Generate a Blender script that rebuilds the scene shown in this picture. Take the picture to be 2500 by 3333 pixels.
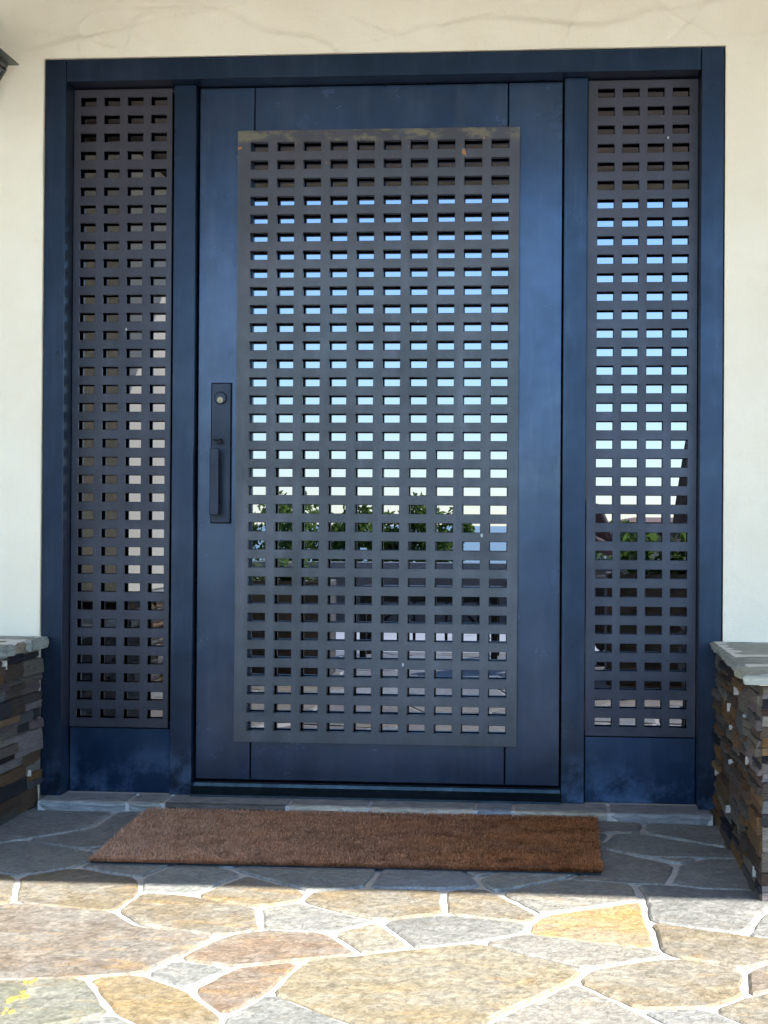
import bpy, bmesh, math, random
import numpy as np
from mathutils import Vector, Matrix, noise
R_ = math.radians
random.seed(7)
scene = bpy.context.scene
for o in list(bpy.data.objects): bpy.data.objects.remove(o, do_unlink=True)
C = scene.collection

# ------------------------------------------------------------------ camera
cam_d = bpy.data.cameras.new('camera'); cam = bpy.data.objects.new('camera', cam_d); C.objects.link(cam)
cam_d.sensor_fit = 'VERTICAL'; cam_d.sensor_height = 24.0; cam_d.lens = 24.0 * 5669.6 / 3333.0
cam_d.clip_start = 0.02; cam_d.clip_end = 60000
CR = Vector((0.99524606, 0.09717475, 0.00650816)); CU = Vector((-0.00579061, -0.00766426, 0.99995386)); CF = Vector((-0.09722015, 0.99523782, 0.00706513))
CP = Vector((1.51972, -5.07156, 0.813256))
cam.matrix_world = Matrix(((CR.x, CU.x, -CF.x, CP.x), (CR.y, CU.y, -CF.y, CP.y), (CR.z, CU.z, -CF.z, CP.z), (0, 0, 0, 1)))
scene.camera = cam

# ------------------------------------------------------------------ sky, sun, exposure
SUN_EL, SUN_AZ = R_(35.6), R_(30)          # azimuth measured from straight out of the door (-y) towards +x
world = bpy.data.worlds.new('World'); scene.world = world; world.use_nodes = True
wn = world.node_tree.nodes; wl = world.node_tree.links
bg = wn['Background']; sky = wn.new('ShaderNodeTexSky'); sky.sky_type = 'NISHITA'; sky.sun_disc = False
sky.sun_elevation = SUN_EL; sky.sun_rotation = math.pi - SUN_AZ; sky.altitude = 0; sky.air_density = 1.08; sky.dust_density = 0.0; sky.ozone_density = 6.0
wl.new(sky.outputs[0], bg.inputs[0]); bg.inputs[1].default_value = 0.122
sd = bpy.data.lights.new('sun', 'SUN'); sd.energy = 3.2; sd.angle = R_(0.45); sd.color = (1.0, 0.94, 0.84)
sun = bpy.data.objects.new('sun', sd); C.objects.link(sun)
S_DIR = Vector((math.sin(SUN_AZ) * math.cos(SUN_EL), -math.cos(SUN_AZ) * math.cos(SUN_EL), math.sin(SUN_EL)))
sun.rotation_euler = S_DIR.to_track_quat('Z', 'Y').to_euler(); sun.location = S_DIR * 30
vs = scene.view_settings; vs.view_transform = 'Standard'; vs.look = 'None'; vs.exposure = 2.5; vs.gamma = 1.0; vs.use_curve_mapping = False
scene.render.engine = 'CYCLES'; scene.cycles.max_bounces = 8; scene.cycles.glossy_bounces = 5; scene.cycles.diffuse_bounces = 5

# ------------------------------------------------------------------ object helpers
def link(o, parent=None):
    C.objects.link(o)
    if parent is not None: o.parent = parent
    return o
def mesh_obj(name, verts, faces, mat=None, parent=None, smooth=False):
    me = bpy.data.meshes.new(name); me.from_pydata([tuple(v) for v in verts], [], faces); me.validate(); me.update()
    o = bpy.data.objects.new(name, me)
    if mat:
        for m in (mat if isinstance(mat, (list, tuple)) else [mat]): me.materials.append(m)
    if smooth:
        for p in me.polygons: p.use_smooth = True
    return link(o, parent)
def bm_obj(name, bm, mat=None, parent=None, smooth=False):
    bmesh.ops.recalc_face_normals(bm, faces=bm.faces)
    me = bpy.data.meshes.new(name); bm.to_mesh(me); bm.free(); o = bpy.data.objects.new(name, me)
    if mat:
        for m in (mat if isinstance(mat, (list, tuple)) else [mat]): me.materials.append(m)
    if smooth:
        for p in me.polygons: p.use_smooth = True
    return link(o, parent)
def add_box(bm, x0, x1, y0, y1, z0, z1, bevel=0.0, mtx=None):
    vs_ = [bm.verts.new(c) for c in ((x0,y0,z0),(x1,y0,z0),(x1,y1,z0),(x0,y1,z0),(x0,y0,z1),(x1,y0,z1),(x1,y1,z1),(x0,y1,z1))]
    fs = [bm.faces.new([vs_[i] for i in f]) for f in ((0,3,2,1),(4,5,6,7),(0,1,5,4),(1,2,6,5),(2,3,7,6),(3,0,4,7))]
    if bevel:
        es = list({e for f in fs for e in f.edges})
        r = bmesh.ops.bevel(bm, geom=es, offset=bevel, segments=1, affect='EDGES')
        vs_ = list({v for f in r['faces'] for v in f.verts} | {v for v in vs_ if v.is_valid})
    if mtx is not None:
        for v in vs_:
            if v.is_valid: v.co = mtx @ v.co
    return vs_
def box(name, b, mat, parent=None, bevel=0.0015):
    bm = bmesh.new(); add_box(bm, *b, bevel=bevel); return bm_obj(name, bm, mat, parent)
def tube(bm, p0, p1, r0, r1=None, n=8):
    r1 = r0 if r1 is None else r1; p0 = Vector(p0); p1 = Vector(p1); d = p1 - p0
    q = d.to_track_quat('Z', 'Y').to_matrix(); a = []; b = []
    for i in range(n):
        t = 2 * math.pi * i / n; c = Vector((math.cos(t), math.sin(t), 0))
        a.append(bm.verts.new(p0 + q @ (c * r0))); b.append(bm.verts.new(p1 + q @ (c * r1)))
    for i in range(n): bm.faces.new((a[i], a[(i+1) % n], b[(i+1) % n], b[i]))
    bm.faces.new(a[::-1]); bm.faces.new(b)
def empty(name, loc, label, cat, group=None):
    o = bpy.data.objects.new(name, None); o.empty_display_size = 0.1; o.location = loc; link(o)
    o['label'] = label; o['category'] = cat
    if group: o['group'] = group
    return o
def tag(o, label, cat, group=None):
    o['label'] = label; o['category'] = cat
    if group: o['group'] = group
    return o
def keep(o, root):                       # parts are modelled in world coordinates: undo the root's offset
    o.parent = root; o.matrix_parent_inverse = Matrix.Translation(-root.location); return o

# ------------------------------------------------------------------ materials
class NT:
    def __init__(s, name, rough=0.6, spec=0.5, metal=0.0):
        s.m = bpy.data.materials.new(name); s.m.use_nodes = True; s.t = s.m.node_tree; s.n = s.t.nodes
        s.p = s.n['Principled BSDF']; s.p.inputs['Roughness'].default_value = rough
        s.p.inputs['Specular IOR Level'].default_value = spec; s.p.inputs['Metallic'].default_value = metal
    def l(s, a, b): s.t.links.new(a, b)
    def new(s, t, **k):
        n = s.n.new(t)
        for a, b in k.items(): setattr(n, a, b)
        return n
    def put(s, sock, v):
        if isinstance(v, bpy.types.NodeSocket): s.l(v, sock)
        elif isinstance(v, (tuple, list)) and len(v) == 3 and sock.type == 'RGBA': sock.default_value = (*v, 1)
        else: sock.default_value = v
    def coord(s, scale=(1,1,1), rnd=False, kind='Object', loc=(0,0,0)):
        tc = s.new('ShaderNodeTexCoord'); mp = s.new('ShaderNodeMapping'); mp.inputs['Scale'].default_value = scale; mp.inputs['Location'].default_value = loc
        v = tc.outputs[kind]
        if rnd:
            oi = s.new('ShaderNodeObjectInfo'); ml = s.new('ShaderNodeMath', operation='MULTIPLY'); s.l(oi.outputs['Random'], ml.inputs[0]); ml.inputs[1].default_value = 37.0
            ad = s.new('ShaderNodeVectorMath', operation='ADD'); s.l(v, ad.inputs[0]); s.l(ml.outputs[0], ad.inputs[1]); v = ad.outputs[0]
        s.l(v, mp.inputs['Vector']); return mp.outputs[0]
    def noise(s, vec, scale, detail=4, rough=0.55, dist=0.0):
        n = s.new('ShaderNodeTexNoise'); s.l(vec, n.inputs['Vector']); n.inputs['Scale'].default_value = scale; n.inputs['Detail'].default_value = detail
        n.inputs['Roughness'].default_value = rough; n.inputs['Distortion'].default_value = dist; return n.outputs['Fac']
    def rng(s, v, a, b, c=0.0, d=1.0):
        n = s.new('ShaderNodeMapRange'); s.l(v, n.inputs['Value'])
        for i, x in zip(('From Min','From Max','To Min','To Max'), (a,b,c,d)): n.inputs[i].default_value = x
        return n.outputs[0]
    def math(s, op, a, b=0.0):
        n = s.new('ShaderNodeMath', operation=op); s.put(n.inputs[0], a); s.put(n.inputs[1], b); return n.outputs[0]
    def mix(s, f, a, b, blend='MIX'):
        n = s.new('ShaderNodeMix', data_type='RGBA', blend_type=blend); s.put(n.inputs['Factor'], f); s.put(n.inputs['A'], a); s.put(n.inputs['B'], b); return n.outputs['Result']
    def base(s, v): s.put(s.p.inputs['Base Color'], v)
    def rough(s, v): s.put(s.p.inputs['Roughness'], v)
    def bump(s, h, strength=0.3, dist=0.01):
        b = s.new('ShaderNodeBump'); b.inputs['Strength'].default_value = strength; b.inputs['Distance'].default_value = dist
        s.l(h, b.inputs['Height']); s.l(b.outputs[0], s.p.inputs['Normal'])
    def ocol(s): return s.new('ShaderNodeObjectInfo').outputs['Color']
    def sat(s, a, b):                       # iron staining, cut back on the greys so stones laid in shade look cooler
        sp = s.new('ShaderNodeSeparateColor', mode='HSV'); s.l(s.ocol(), sp.inputs[0])
        return s.rng(sp.outputs[1], 0.05, 0.3, a, b)
    def z(s):
        tc = s.new('ShaderNodeTexCoord'); sp = s.new('ShaderNodeSeparateXYZ'); s.l(tc.outputs['Object'], sp.inputs[0]); return sp.outputs['Z']

def m_patina(name, ca, cb, chalk, rough=(0.24, 0.36), zs=None, rust=False, specks=True, metal=0.85, streak=0.5, brown=False):
    t = NT(name, spec=0.5, metal=metal); v = t.coord()
    n1 = t.rng(t.noise(v, 1.7, 5, 0.6), 0.35, 0.65); col = t.mix(n1, ca, cb)
    n2 = t.rng(t.noise(t.coord((9, 9, 0.8)), 2.2, 5, 0.65), 0.5, 0.78, 0, streak); col = t.mix(n2, col, chalk)
    n3 = t.rng(t.noise(v, 14, 6, 0.7), 0.3, 0.7, 0.82, 1.15)
    g = t.new('ShaderNodeCombineColor'); [t.l(n3, g.inputs[i]) for i in range(3)]
    col = t.mix(1.0, col, g.outputs[0], 'MULTIPLY')
    if zs:                                             # salt bloom near the ground, own ragged shape
        zz = t.z(); m = t.math('MULTIPLY', t.rng(zz, 0.0, zs, 1, 0), t.rng(t.noise(v, 7, 6, 0.7), 0.46, 0.62))
        col = t.mix(t.math('MULTIPLY', m, 0.75), col, (0.11, 0.19, 0.33))
    if brown:                                          # warmer brown on the upper part, uneven front
        zz = t.z(); m = t.rng(t.math('ADD', zz, t.math('MULTIPLY', t.noise(v, 1.6, 4, 0.6), 0.9)), 1.75, 2.45)
        col = t.mix(t.math('MULTIPLY', m, 0.5), col, (0.062, 0.045, 0.05))
    if rust:                                           # ochre residue along the top rim, scattered orange chips
        zz = t.z(); m = t.math('MULTIPLY', t.rng(zz, 1.945, 1.962), t.rng(t.noise(t.coord((1, 1, 1.6)), 16, 5, 0.75), 0.5, 0.6))
        col = t.mix(t.math('MULTIPLY', m, 0.5), col, (0.22, 0.175, 0.095))
        m2 = t.math('MULTIPLY', t.rng(zz, 1.86, 1.93), t.rng(t.noise(v, 38, 3, 0.5), 0.7, 0.74))
        col = t.mix(m2, col, (0.38, 0.15, 0.06))
    if specks:
        vo = t.new('ShaderNodeTexVoronoi'); t.l(t.coord((1, 1, 0.6)), vo.inputs['Vector']); vo.inputs['Scale'].default_value = 26
        sp = t.new('ShaderNodeSeparateColor'); t.l(vo.outputs['Color'], sp.inputs[0])
        m = t.math('MULTIPLY', t.math('LESS_THAN', vo.outputs['Distance'], 0.085), t.math('GREATER_THAN', sp.outputs[0], 0.986))
        col = t.mix(t.math('MULTIPLY', m, 0.8), col, (0.4, 0.42, 0.42))
    t.base(col); t.rough(t.rng(t.noise(v, 5, 5, 0.7), 0.3, 0.7, *rough))
    t.bump(t.noise(v, 60, 4, 0.6), 0.06, 0.002); return t.m
FRAME = m_patina('patinated navy metal', (0.0092, 0.0204, 0.0441), (0.0185, 0.0326, 0.0608), (0.0429, 0.0598, 0.0950), rough=(0.26, 0.38), metal=0.7, zs=0.16, streak=0.5)
DOOR = m_patina('patinated navy door leaf', (0.0198, 0.0380, 0.0784), (0.0350, 0.0547, 0.0960), (0.0646, 0.0836, 0.1240), rough=(0.2, 0.3), streak=0.6, metal=0.62)
KICK = m_patina('deep blue metal', (0.0108, 0.0324, 0.0808), (0.0288, 0.0486, 0.0855), (0.0630, 0.0900, 0.1425), rough=(0.28, 0.4), zs=0.15, streak=0.3)
GRILLE = m_patina('brown grey steel plate', (0.0458, 0.0503, 0.0599), (0.0724, 0.0784, 0.0906), (0.1109, 0.1183, 0.1498), rough=(0.34, 0.48), rust=True, streak=0.5, metal=0.6, brown=True)
SGRILLE = m_patina('grey steel plate', (0.0282, 0.0310, 0.0445), (0.0438, 0.0480, 0.0663), (0.0706, 0.0776, 0.1091), rough=(0.32, 0.46), streak=0.4, metal=0.6, brown=True)
LOCKM = m_patina('dark lock metal', (0.0180, 0.0228, 0.0362), (0.0300, 0.0360, 0.0530), (0.0480, 0.0540, 0.0749), rough=(0.3, 0.42), specks=False)
def simple(name, col, rough=0.6, metal=0.0, spec=0.5, var=0.0, sc=8, bump=0.0):
    t = NT(name, rough, spec, metal)
    if var:
        f = t.rng(t.noise(t.coord(), sc, 5, 0.6), 0.3, 0.7); t.base(t.mix(f, tuple(c * (1 - var) for c in col), tuple(min(1, c * (1 + var)) for c in col)))
    else: t.base(col)
    if bump: t.bump(t.noise(t.coord(), sc * 6, 5, 0.6), bump, 0.004)
    return t.m
BLACK = simple('black shadow gap', (0.004, 0.005, 0.009), 0.8)
STEEL = simple('brushed nickel', (0.22, 0.185, 0.13), 0.35, 1.0)
GLASS = NT('coated reflective glass', 0.0, 0.5, 1.0); GLASS.base((0.152, 0.166, 0.20)); GLASS = GLASS.m

def m_stone():
    t = NT('flagstone', 0.62, 0.35); v = t.coord(rnd=True); oc = t.ocol()
    big = t.rng(t.noise(v, 4.2, 5, 0.62, 0.8), 0.42, 0.6); col = t.mix(t.math('MULTIPLY', big, 0.8), oc, t.mix(0.62, oc, (0.25, 0.255, 0.245)))
    pale = t.rng(t.noise(t.coord((1, 1, 1), rnd=True, loc=(8, 3, 1)), 7, 5, 0.65, 1.0), 0.56, 0.68); col = t.mix(t.math('MULTIPLY', pale, 0.35), col, (0.36, 0.345, 0.30))
    ocr = t.rng(t.noise(t.coord((1, 2.2, 1), rnd=True, loc=(3, 1, 5)), 6, 5, 0.65, 0.6), 0.56, 0.7); col = t.mix(t.math('MULTIPLY', ocr, t.sat(0.1, 0.55)), col, (0.36, 0.235, 0.10))
    grain = t.noise(t.coord((1.25, 0.8, 1), rnd=True), 60, 6, 0.72, 0.8); gg = t.math('MULTIPLY', t.rng(grain, 0.32, 0.68, 0.62, 1.4), t.rng(t.noise(t.coord((1, 1.0, 1), rnd=True, loc=(1, 7, 2)), 20, 5, 0.7, 1.2), 0.34, 0.66, 0.78, 1.22))
    g = t.new('ShaderNodeCombineColor'); [t.l(gg, g.inputs[i]) for i in range(3)]
    col = t.mix(1.0, col, g.outputs[0], 'MULTIPLY')
    fleck = t.rng(t.noise(t.coord((1, 1.3, 1), rnd=True, loc=(9, 2, 2)), 110, 3, 0.6), 0.62, 0.7); col = t.mix(t.math('MULTIPLY', fleck, 0.28), col, (0.5, 0.49, 0.45))
    t.base(col); t.rough(t.rng(grain, 0.3, 0.7, 0.45, 0.75))
    h = t.math('ADD', t.math('MULTIPLY', t.noise(v, 9, 6, 0.65, 0.5), 1.0), t.math('MULTIPLY', grain, 0.35)); t.bump(h, 0.75, 0.012); return t.m
STONE = m_stone()
def m_ledge():
    t = NT('split ledgestone', 0.7, 0.3); v = t.coord((1, 1, 1), rnd=True, kind='Object'); oc = t.ocol()
    st = t.noise(t.coord((0.8, 1, 5), rnd=True), 5, 6, 0.7, 1.0); gg = t.rng(st, 0.3, 0.7, 0.45, 1.7)
    g = t.new('ShaderNodeCombineColor'); [t.l(gg, g.inputs[i]) for i in range(3)]
    col = t.mix(1.0, oc, g.outputs[0], 'MULTIPLY')
    ocr = t.rng(t.noise(t.coord((1, 1, 2), rnd=True, loc=(4, 4, 4)), 3.5, 5, 0.6, 1), 0.58, 0.68); col = t.mix(t.math('MULTIPLY', ocr, 0.5), col, (0.3, 0.17, 0.07))
    t.base(col); t.bump(st, 0.9, 0.15); return t.m
LEDGE = m_ledge()
def m_mortar():
    t = NT('pale mortar', 0.85, 0.2); v = t.coord(); f = t.rng(t.noise(v, 30, 6, 0.7), 0.3, 0.7); t.base(t.mix(f, (0.54, 0.53, 0.50), (0.66, 0.65, 0.62))); t.bump(t.noise(v, 120, 5, 0.7), 0.5, 0.004); return t.m
MORTAR = m_mortar()
DABM = simple('white mortar', (0.50, 0.48, 0.43), 0.8, var=0.25, sc=40)
def m_sill():
    t = NT('ledge slate', 0.65, 0.35); v = t.coord((1, 1, 1)); oc = t.ocol()
    geo = t.new('ShaderNodeNewGeometry'); st = t.noise(t.coord((0.6, 1, 4)), 30, 6, 0.72, 0.6)
    gg = t.rng(st, 0.3, 0.7, 0.55, 1.5); g = t.new('ShaderNodeCombineColor'); [t.l(gg, g.inputs[i]) for i in range(3)]
    t.base(t.mix(1.0, oc, g.outputs[0], 'MULTIPLY')); t.bump(st, 0.7, 0.008); return t.m
SILL = m_sill()
def m_stucco():
    t = NT('cream trowelled plaster', 0.82, 0.25); v = t.coord()
    a = t.rng(t.noise(v, 2.3, 5, 0.6), 0.35, 0.65); col = t.mix(a, (0.80, 0.715, 0.565), (0.86, 0.785, 0.65))
    b = t.rng(t.noise(v, 11, 5, 0.7), 0.62, 0.75, 0, 0.25); col = t.mix(b, col, (0.68, 0.575, 0.42))
    t.base(col); h = t.math('ADD', t.math('MULTIPLY', t.noise(v, 9, 6, 0.6, 0.8), 1.0), t.math('MULTIPLY', t.noise(v, 160, 4, 0.6), 0.3)); t.bump(h, 0.35, 0.01); return t.m
STUCCO = m_stucco()
WOOD = simple('stained soffit boards', (0.26, 0.19, 0.13), 0.7, var=0.3, sc=3)
BEAMM = simple('cream painted beam', (0.62, 0.56, 0.43), 0.7, var=0.06)
ROOFM = simple('clay roof tile', (0.30, 0.14, 0.08), 0.8, var=0.3)
IRON = simple('weathered lantern metal', (0.09, 0.1, 0.1), 0.45, 0.6, var=0.5, sc=30)
FROST = simple('seeded lantern glass', (0.55, 0.58, 0.58), 0.15, 0.0, 0.8, var=0.25, sc=25)

# traced outlines, metres
FLAG = [
 ('g', [(0.013, -0.092), (0.255, -0.086), (0.257, -0.376), (0.121, -0.569), (-0.006, -0.731), (-0.22, -0.124)]),
 ('d', [(0.255, -0.086), (0.717, -0.028), (0.809, -0.601), (0.34, -0.646), (0.319, -0.683), (0.121, -0.569), (0.257, -0.376)]),
 ('g', [(0.319, -0.683), (0.352, -0.627), (0.809, -0.601), (0.829, -0.724), (0.351, -0.709)]),
 ('d', [(0.121, -0.569), (0.319, -0.683), (0.351, -0.709), (0.431, -0.744), (0.38, -0.824), (0.363, -0.908), (0.256, -1.031), (0.202, -0.997), (0.088, -0.997), (-0.006, -0.731)]),
 ('d', [(0.363, -0.908), (0.38, -0.824), (0.431, -0.744), (0.626, -0.73), (0.597, -0.815), (0.548, -1.011)]),
 ('d', [(0.548, -1.011), (0.597, -0.815), (0.626, -0.73), (0.647, -0.812), (0.734, -0.875), (0.789, -0.939), (0.712, -1.193), (0.589, -1.176)]),
 ('g', [(0.647, -0.812), (0.626, -0.73), (0.771, -0.732), (0.784, -0.806), (0.734, -0.875)]),
 ('d', [(0.734, -0.875), (0.784, -0.806), (0.771, -0.732), (1.106, -0.687), (1.104, -0.795), (1.092, -1.064), (0.967, -1.117), (0.789, -0.939)]),
 ('o', [(0.256, -1.031), (0.363, -0.908), (0.548, -1.011), (0.589, -1.176), (0.58, -1.374), (0.333, -1.306)]),
 ('o', [(0.202, -0.997), (0.256, -1.031), (0.333, -1.306), (0.312, -1.334), (0.22, -1.371), (0.088, -0.997)]),
 ('o', [(0.589, -1.176), (0.712, -1.193), (0.776, -1.24), (0.88, -1.29), (0.922, -1.5), (0.848, -1.569), (0.669, -1.502), (0.58, -1.374)]),
 ('o', [(0.789, -0.939), (0.967, -1.117), (0.96, -1.223), (0.88, -1.29), (0.776, -1.24), (0.712, -1.193)]),
 ('b', [(1.092, -1.064), (1.104, -0.795), (1.106, -0.687), (1.267, -0.666), (1.287, -0.802), (1.341, -0.915), (1.363, -1.018), (1.272, -1.054)]),
 ('o', [(0.967, -1.117), (1.092, -1.064), (1.272, -1.054), (1.288, -1.302), (1.155, -1.389), (1.085, -1.339), (0.96, -1.223)]),
 ('o', [(1.272, -1.054), (1.363, -1.018), (1.395, -1.069), (1.499, -1.29), (1.474, -1.363), (1.392, -1.342), (1.288, -1.302)]),
 ('g', [(1.287, -0.802), (1.267, -0.666), (1.429, -0.645), (1.415, -0.793), (1.341, -0.915)]),
 ('d', [(1.341, -0.915), (1.415, -0.793), (1.429, -0.645), (1.622, -0.66), (1.599, -0.792), (1.542, -0.91), (1.395, -1.069), (1.363, -1.018)]),
 ('k', [(1.395, -1.069), (1.542, -0.91), (1.574, -0.906), (1.71, -0.935), (1.725, -1.118), (1.674, -1.15), (1.499, -1.29)]),
 ('k', [(1.542, -0.91), (1.599, -0.792), (1.622, -0.66), (1.602, -0.451), (1.66, -0.5), (1.752, -0.598), (1.83, -0.684), (1.791, -0.935), (1.71, -0.935), (1.574, -0.906)]),
 ('d', [(1.791, -0.935), (1.83, -0.684), (1.907, -0.594), (2.016, -0.596), (2.003, -0.97), (1.877, -0.973)]),
 ('d', [(1.652, -0.404), (1.681, -0.261), (1.763, -0.25), (1.905, -0.384), (2.014, -0.475), (2.016, -0.596), (1.907, -0.594), (1.752, -0.598), (1.66, -0.5), (1.602, -0.451)]),
 ('g', [(1.752, -0.598), (1.907, -0.594), (1.83, -0.684)]),
 ('d', [(1.763, -0.25), (1.778, -0.09), (2.036, -0.11), (2.014, -0.475), (1.905, -0.384)]),
 ('k', [(1.521, -0.052), (1.778, -0.09), (1.763, -0.25), (1.681, -0.261), (1.522, -0.259)]),
 ('k', [(1.522, -0.259), (1.681, -0.261), (1.652, -0.404), (1.602, -0.451), (1.522, -0.44)]),
 ('g', [(0.717, -0.028), (1.521, -0.052), (1.522, -0.259), (0.766, -0.332)]),
 ('g', [(0.766, -0.332), (1.522, -0.259), (1.522, -0.44), (1.602, -0.451), (1.622, -0.66), (0.829, -0.724)]),
 ('w', [(1.71, -0.935), (1.791, -0.935), (1.877, -0.973), (2.003, -0.97), (2.12, -0.982), (2.077, -1.037), (1.984, -1.192), (1.915, -1.427), (1.81, -1.38), (1.722, -1.323), (1.725, -1.118)]),
 ('y', [(1.499, -1.29), (1.674, -1.15), (1.725, -1.118), (1.722, -1.323), (1.729, -1.467), (1.728, -1.571), (1.587, -1.519), (1.468, -1.462), (1.474, -1.363)]),
 ('w', [(1.915, -1.427), (1.984, -1.192), (2.077, -1.037), (2.12, -0.982), (2.047, -1.479), (1.96, -1.446)]),
 ('o', [(1.722, -1.323), (1.81, -1.38), (1.915, -1.427), (1.96, -1.446), (2.047, -1.479), (2.032, -1.582), (1.935, -1.652), (1.888, -1.707), (1.754, -1.624), (1.728, -1.571), (1.729, -1.467)]),
 ('w', [(1.288, -1.302), (1.392, -1.342), (1.474, -1.363), (1.468, -1.462), (1.371, -1.554), (1.252, -1.625), (1.2, -1.495), (1.155, -1.389)]),
 ('v', [(1.155, -1.389), (1.2, -1.495), (1.252, -1.625), (1.152, -1.684), (1.064, -1.513)]),
 ('w', [(0.96, -1.223), (1.085, -1.339), (1.155, -1.389), (1.064, -1.513), (0.922, -1.5), (0.88, -1.29)]),
 ('r', [(0.922, -1.5), (1.064, -1.513), (1.152, -1.684), (1.045, -1.736), (0.941, -1.794), (0.919, -1.804), (0.793, -1.76), (0.848, -1.569)]),
 ('k', [(1.468, -1.462), (1.587, -1.519), (1.728, -1.571), (1.754, -1.624), (1.586, -1.744), (1.443, -1.621), (1.371, -1.554)]),
 ('p', [(0.58, -1.374), (0.669, -1.502), (0.848, -1.569), (0.793, -1.76), (0.758, -1.872), (0.663, -1.908), (0.512, -1.95), (0.43, -1.965), (0.22, -1.371), (0.312, -1.334), (0.333, -1.306)]),
 ('g', [(0.793, -1.76), (0.919, -1.804), (0.868, -1.971), (0.758, -1.872)]),
 ('r', [(0.919, -1.804), (0.941, -1.794), (1.045, -1.736), (1.016, -1.978), (0.964, -2.135), (0.868, -1.971)]),
 ('t', [(1.045, -1.736), (1.152, -1.684), (1.252, -1.625), (1.371, -1.554), (1.443, -1.621), (1.586, -1.744), (1.56, -1.833), (1.421, -2.091), (1.386, -2.282), (1.274, -2.295), (1.187, -2.156), (1.101, -2.067), (1.016, -1.978)]),
 ('g', [(1.016, -1.978), (1.101, -2.067), (1.187, -2.156), (1.274, -2.295), (0.968, -2.332), (0.967, -2.183), (0.964, -2.135)]),
 ('y2', [(0.663, -1.908), (0.758, -1.872), (0.868, -1.971), (0.964, -2.135), (0.967, -2.183), (0.968, -2.332), (0.909, -2.339), (0.819, -2.184), (0.772, -2.138)]),
 ('e', [(0.512, -1.95), (0.663, -1.908), (0.772, -2.138), (0.706, -2.212), (0.556, -2.323), (0.43, -1.965)]),
 ('g', [(0.772, -2.138), (0.819, -2.184), (0.909, -2.339), (0.576, -2.379), (0.556, -2.323), (0.706, -2.212)]),
 ('o', [(1.586, -1.744), (1.754, -1.624), (1.888, -1.707), (1.867, -1.896), (1.792, -1.989), (1.665, -2.005), (1.56, -1.833)]),
 ('k', [(1.56, -1.833), (1.665, -2.005), (1.711, -2.093), (1.778, -2.235), (1.386, -2.282), (1.421, -2.091)]),
 ('w', [(1.665, -2.005), (1.792, -1.989), (1.841, -2.07), (1.925, -2.218), (1.778, -2.235), (1.711, -2.093)]),
 ('o', [(1.792, -1.989), (1.867, -1.896), (1.91, -1.86), (2.001, -1.794), (1.94, -2.216), (1.925, -2.218), (1.841, -2.07)]),
 ('p', [(1.888, -1.707), (1.935, -1.652), (2.032, -1.582), (2.001, -1.794), (1.91, -1.86), (1.867, -1.896)]),
]
RIDGES = [
[(-0.141, 2.225), (-0.056, 2.217), (-0.018, 2.219), (0.047, 2.239), (0.106, 2.252)] ,
[(0.106, 2.252), (0.108, 2.298), (0.141, 2.325), (0.206, 2.339), (0.262, 2.34)] ,
[(0.267, 2.278), (0.276, 2.299), (0.308, 2.321), (0.383, 2.328), (0.457, 2.334), (0.512, 2.335), (0.567, 2.356)] ,
[(0.267, 2.278), (0.346, 2.297), (0.438, 2.313), (0.503, 2.328)] ,
[(0.512, 2.331), (0.567, 2.311), (0.623, 2.278), (0.669, 2.257), (0.742, 2.246), (0.797, 2.238), (0.857, 2.211)] ,
[(0.286, 2.253), (0.328, 2.213)] ,
[(0.099, 2.252), (0.141, 2.242)] ,
[(0.243, 2.361), (0.401, 2.359)] ,
[(1.169, 2.212), (1.196, 2.247), (1.24, 2.272), (1.312, 2.283), (1.419, 2.276), (1.508, 2.264), (1.579, 2.255), (1.659, 2.256), (1.729, 2.272), (1.782, 2.293), (1.826, 2.3)] ,
[(1.101, 2.254), (1.159, 2.266)] ,
[(1.57, 2.282), (1.579, 2.302), (1.601, 2.333)] ,
[(1.926, 2.29), (1.966, 2.329)] ,
[(1.915, 2.25), (1.966, 2.214)] ,
[(0.897, 2.222), (0.915, 2.253), (0.947, 2.298)] ,
[(1.033, 2.249), (1.133, 2.204)] ,
[(1.817, 2.3), (1.83, 2.279), (1.831, 2.199)] ,
[(2.001, 2.217), (2.123, 2.221)] ,
]
PORCH_Z = 2.62                                    # underside of the front beam
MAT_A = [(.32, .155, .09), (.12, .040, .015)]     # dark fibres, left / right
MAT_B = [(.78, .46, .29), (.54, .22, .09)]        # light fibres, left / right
LANT_X, LZ = -0.063, 2.163                        # right back corner of the lantern roof
LICHEN = [(0.572, -2.06, 0.016), (0.573, -1.963, 0.009), (0.592, -2.155, 0.008)]

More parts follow.
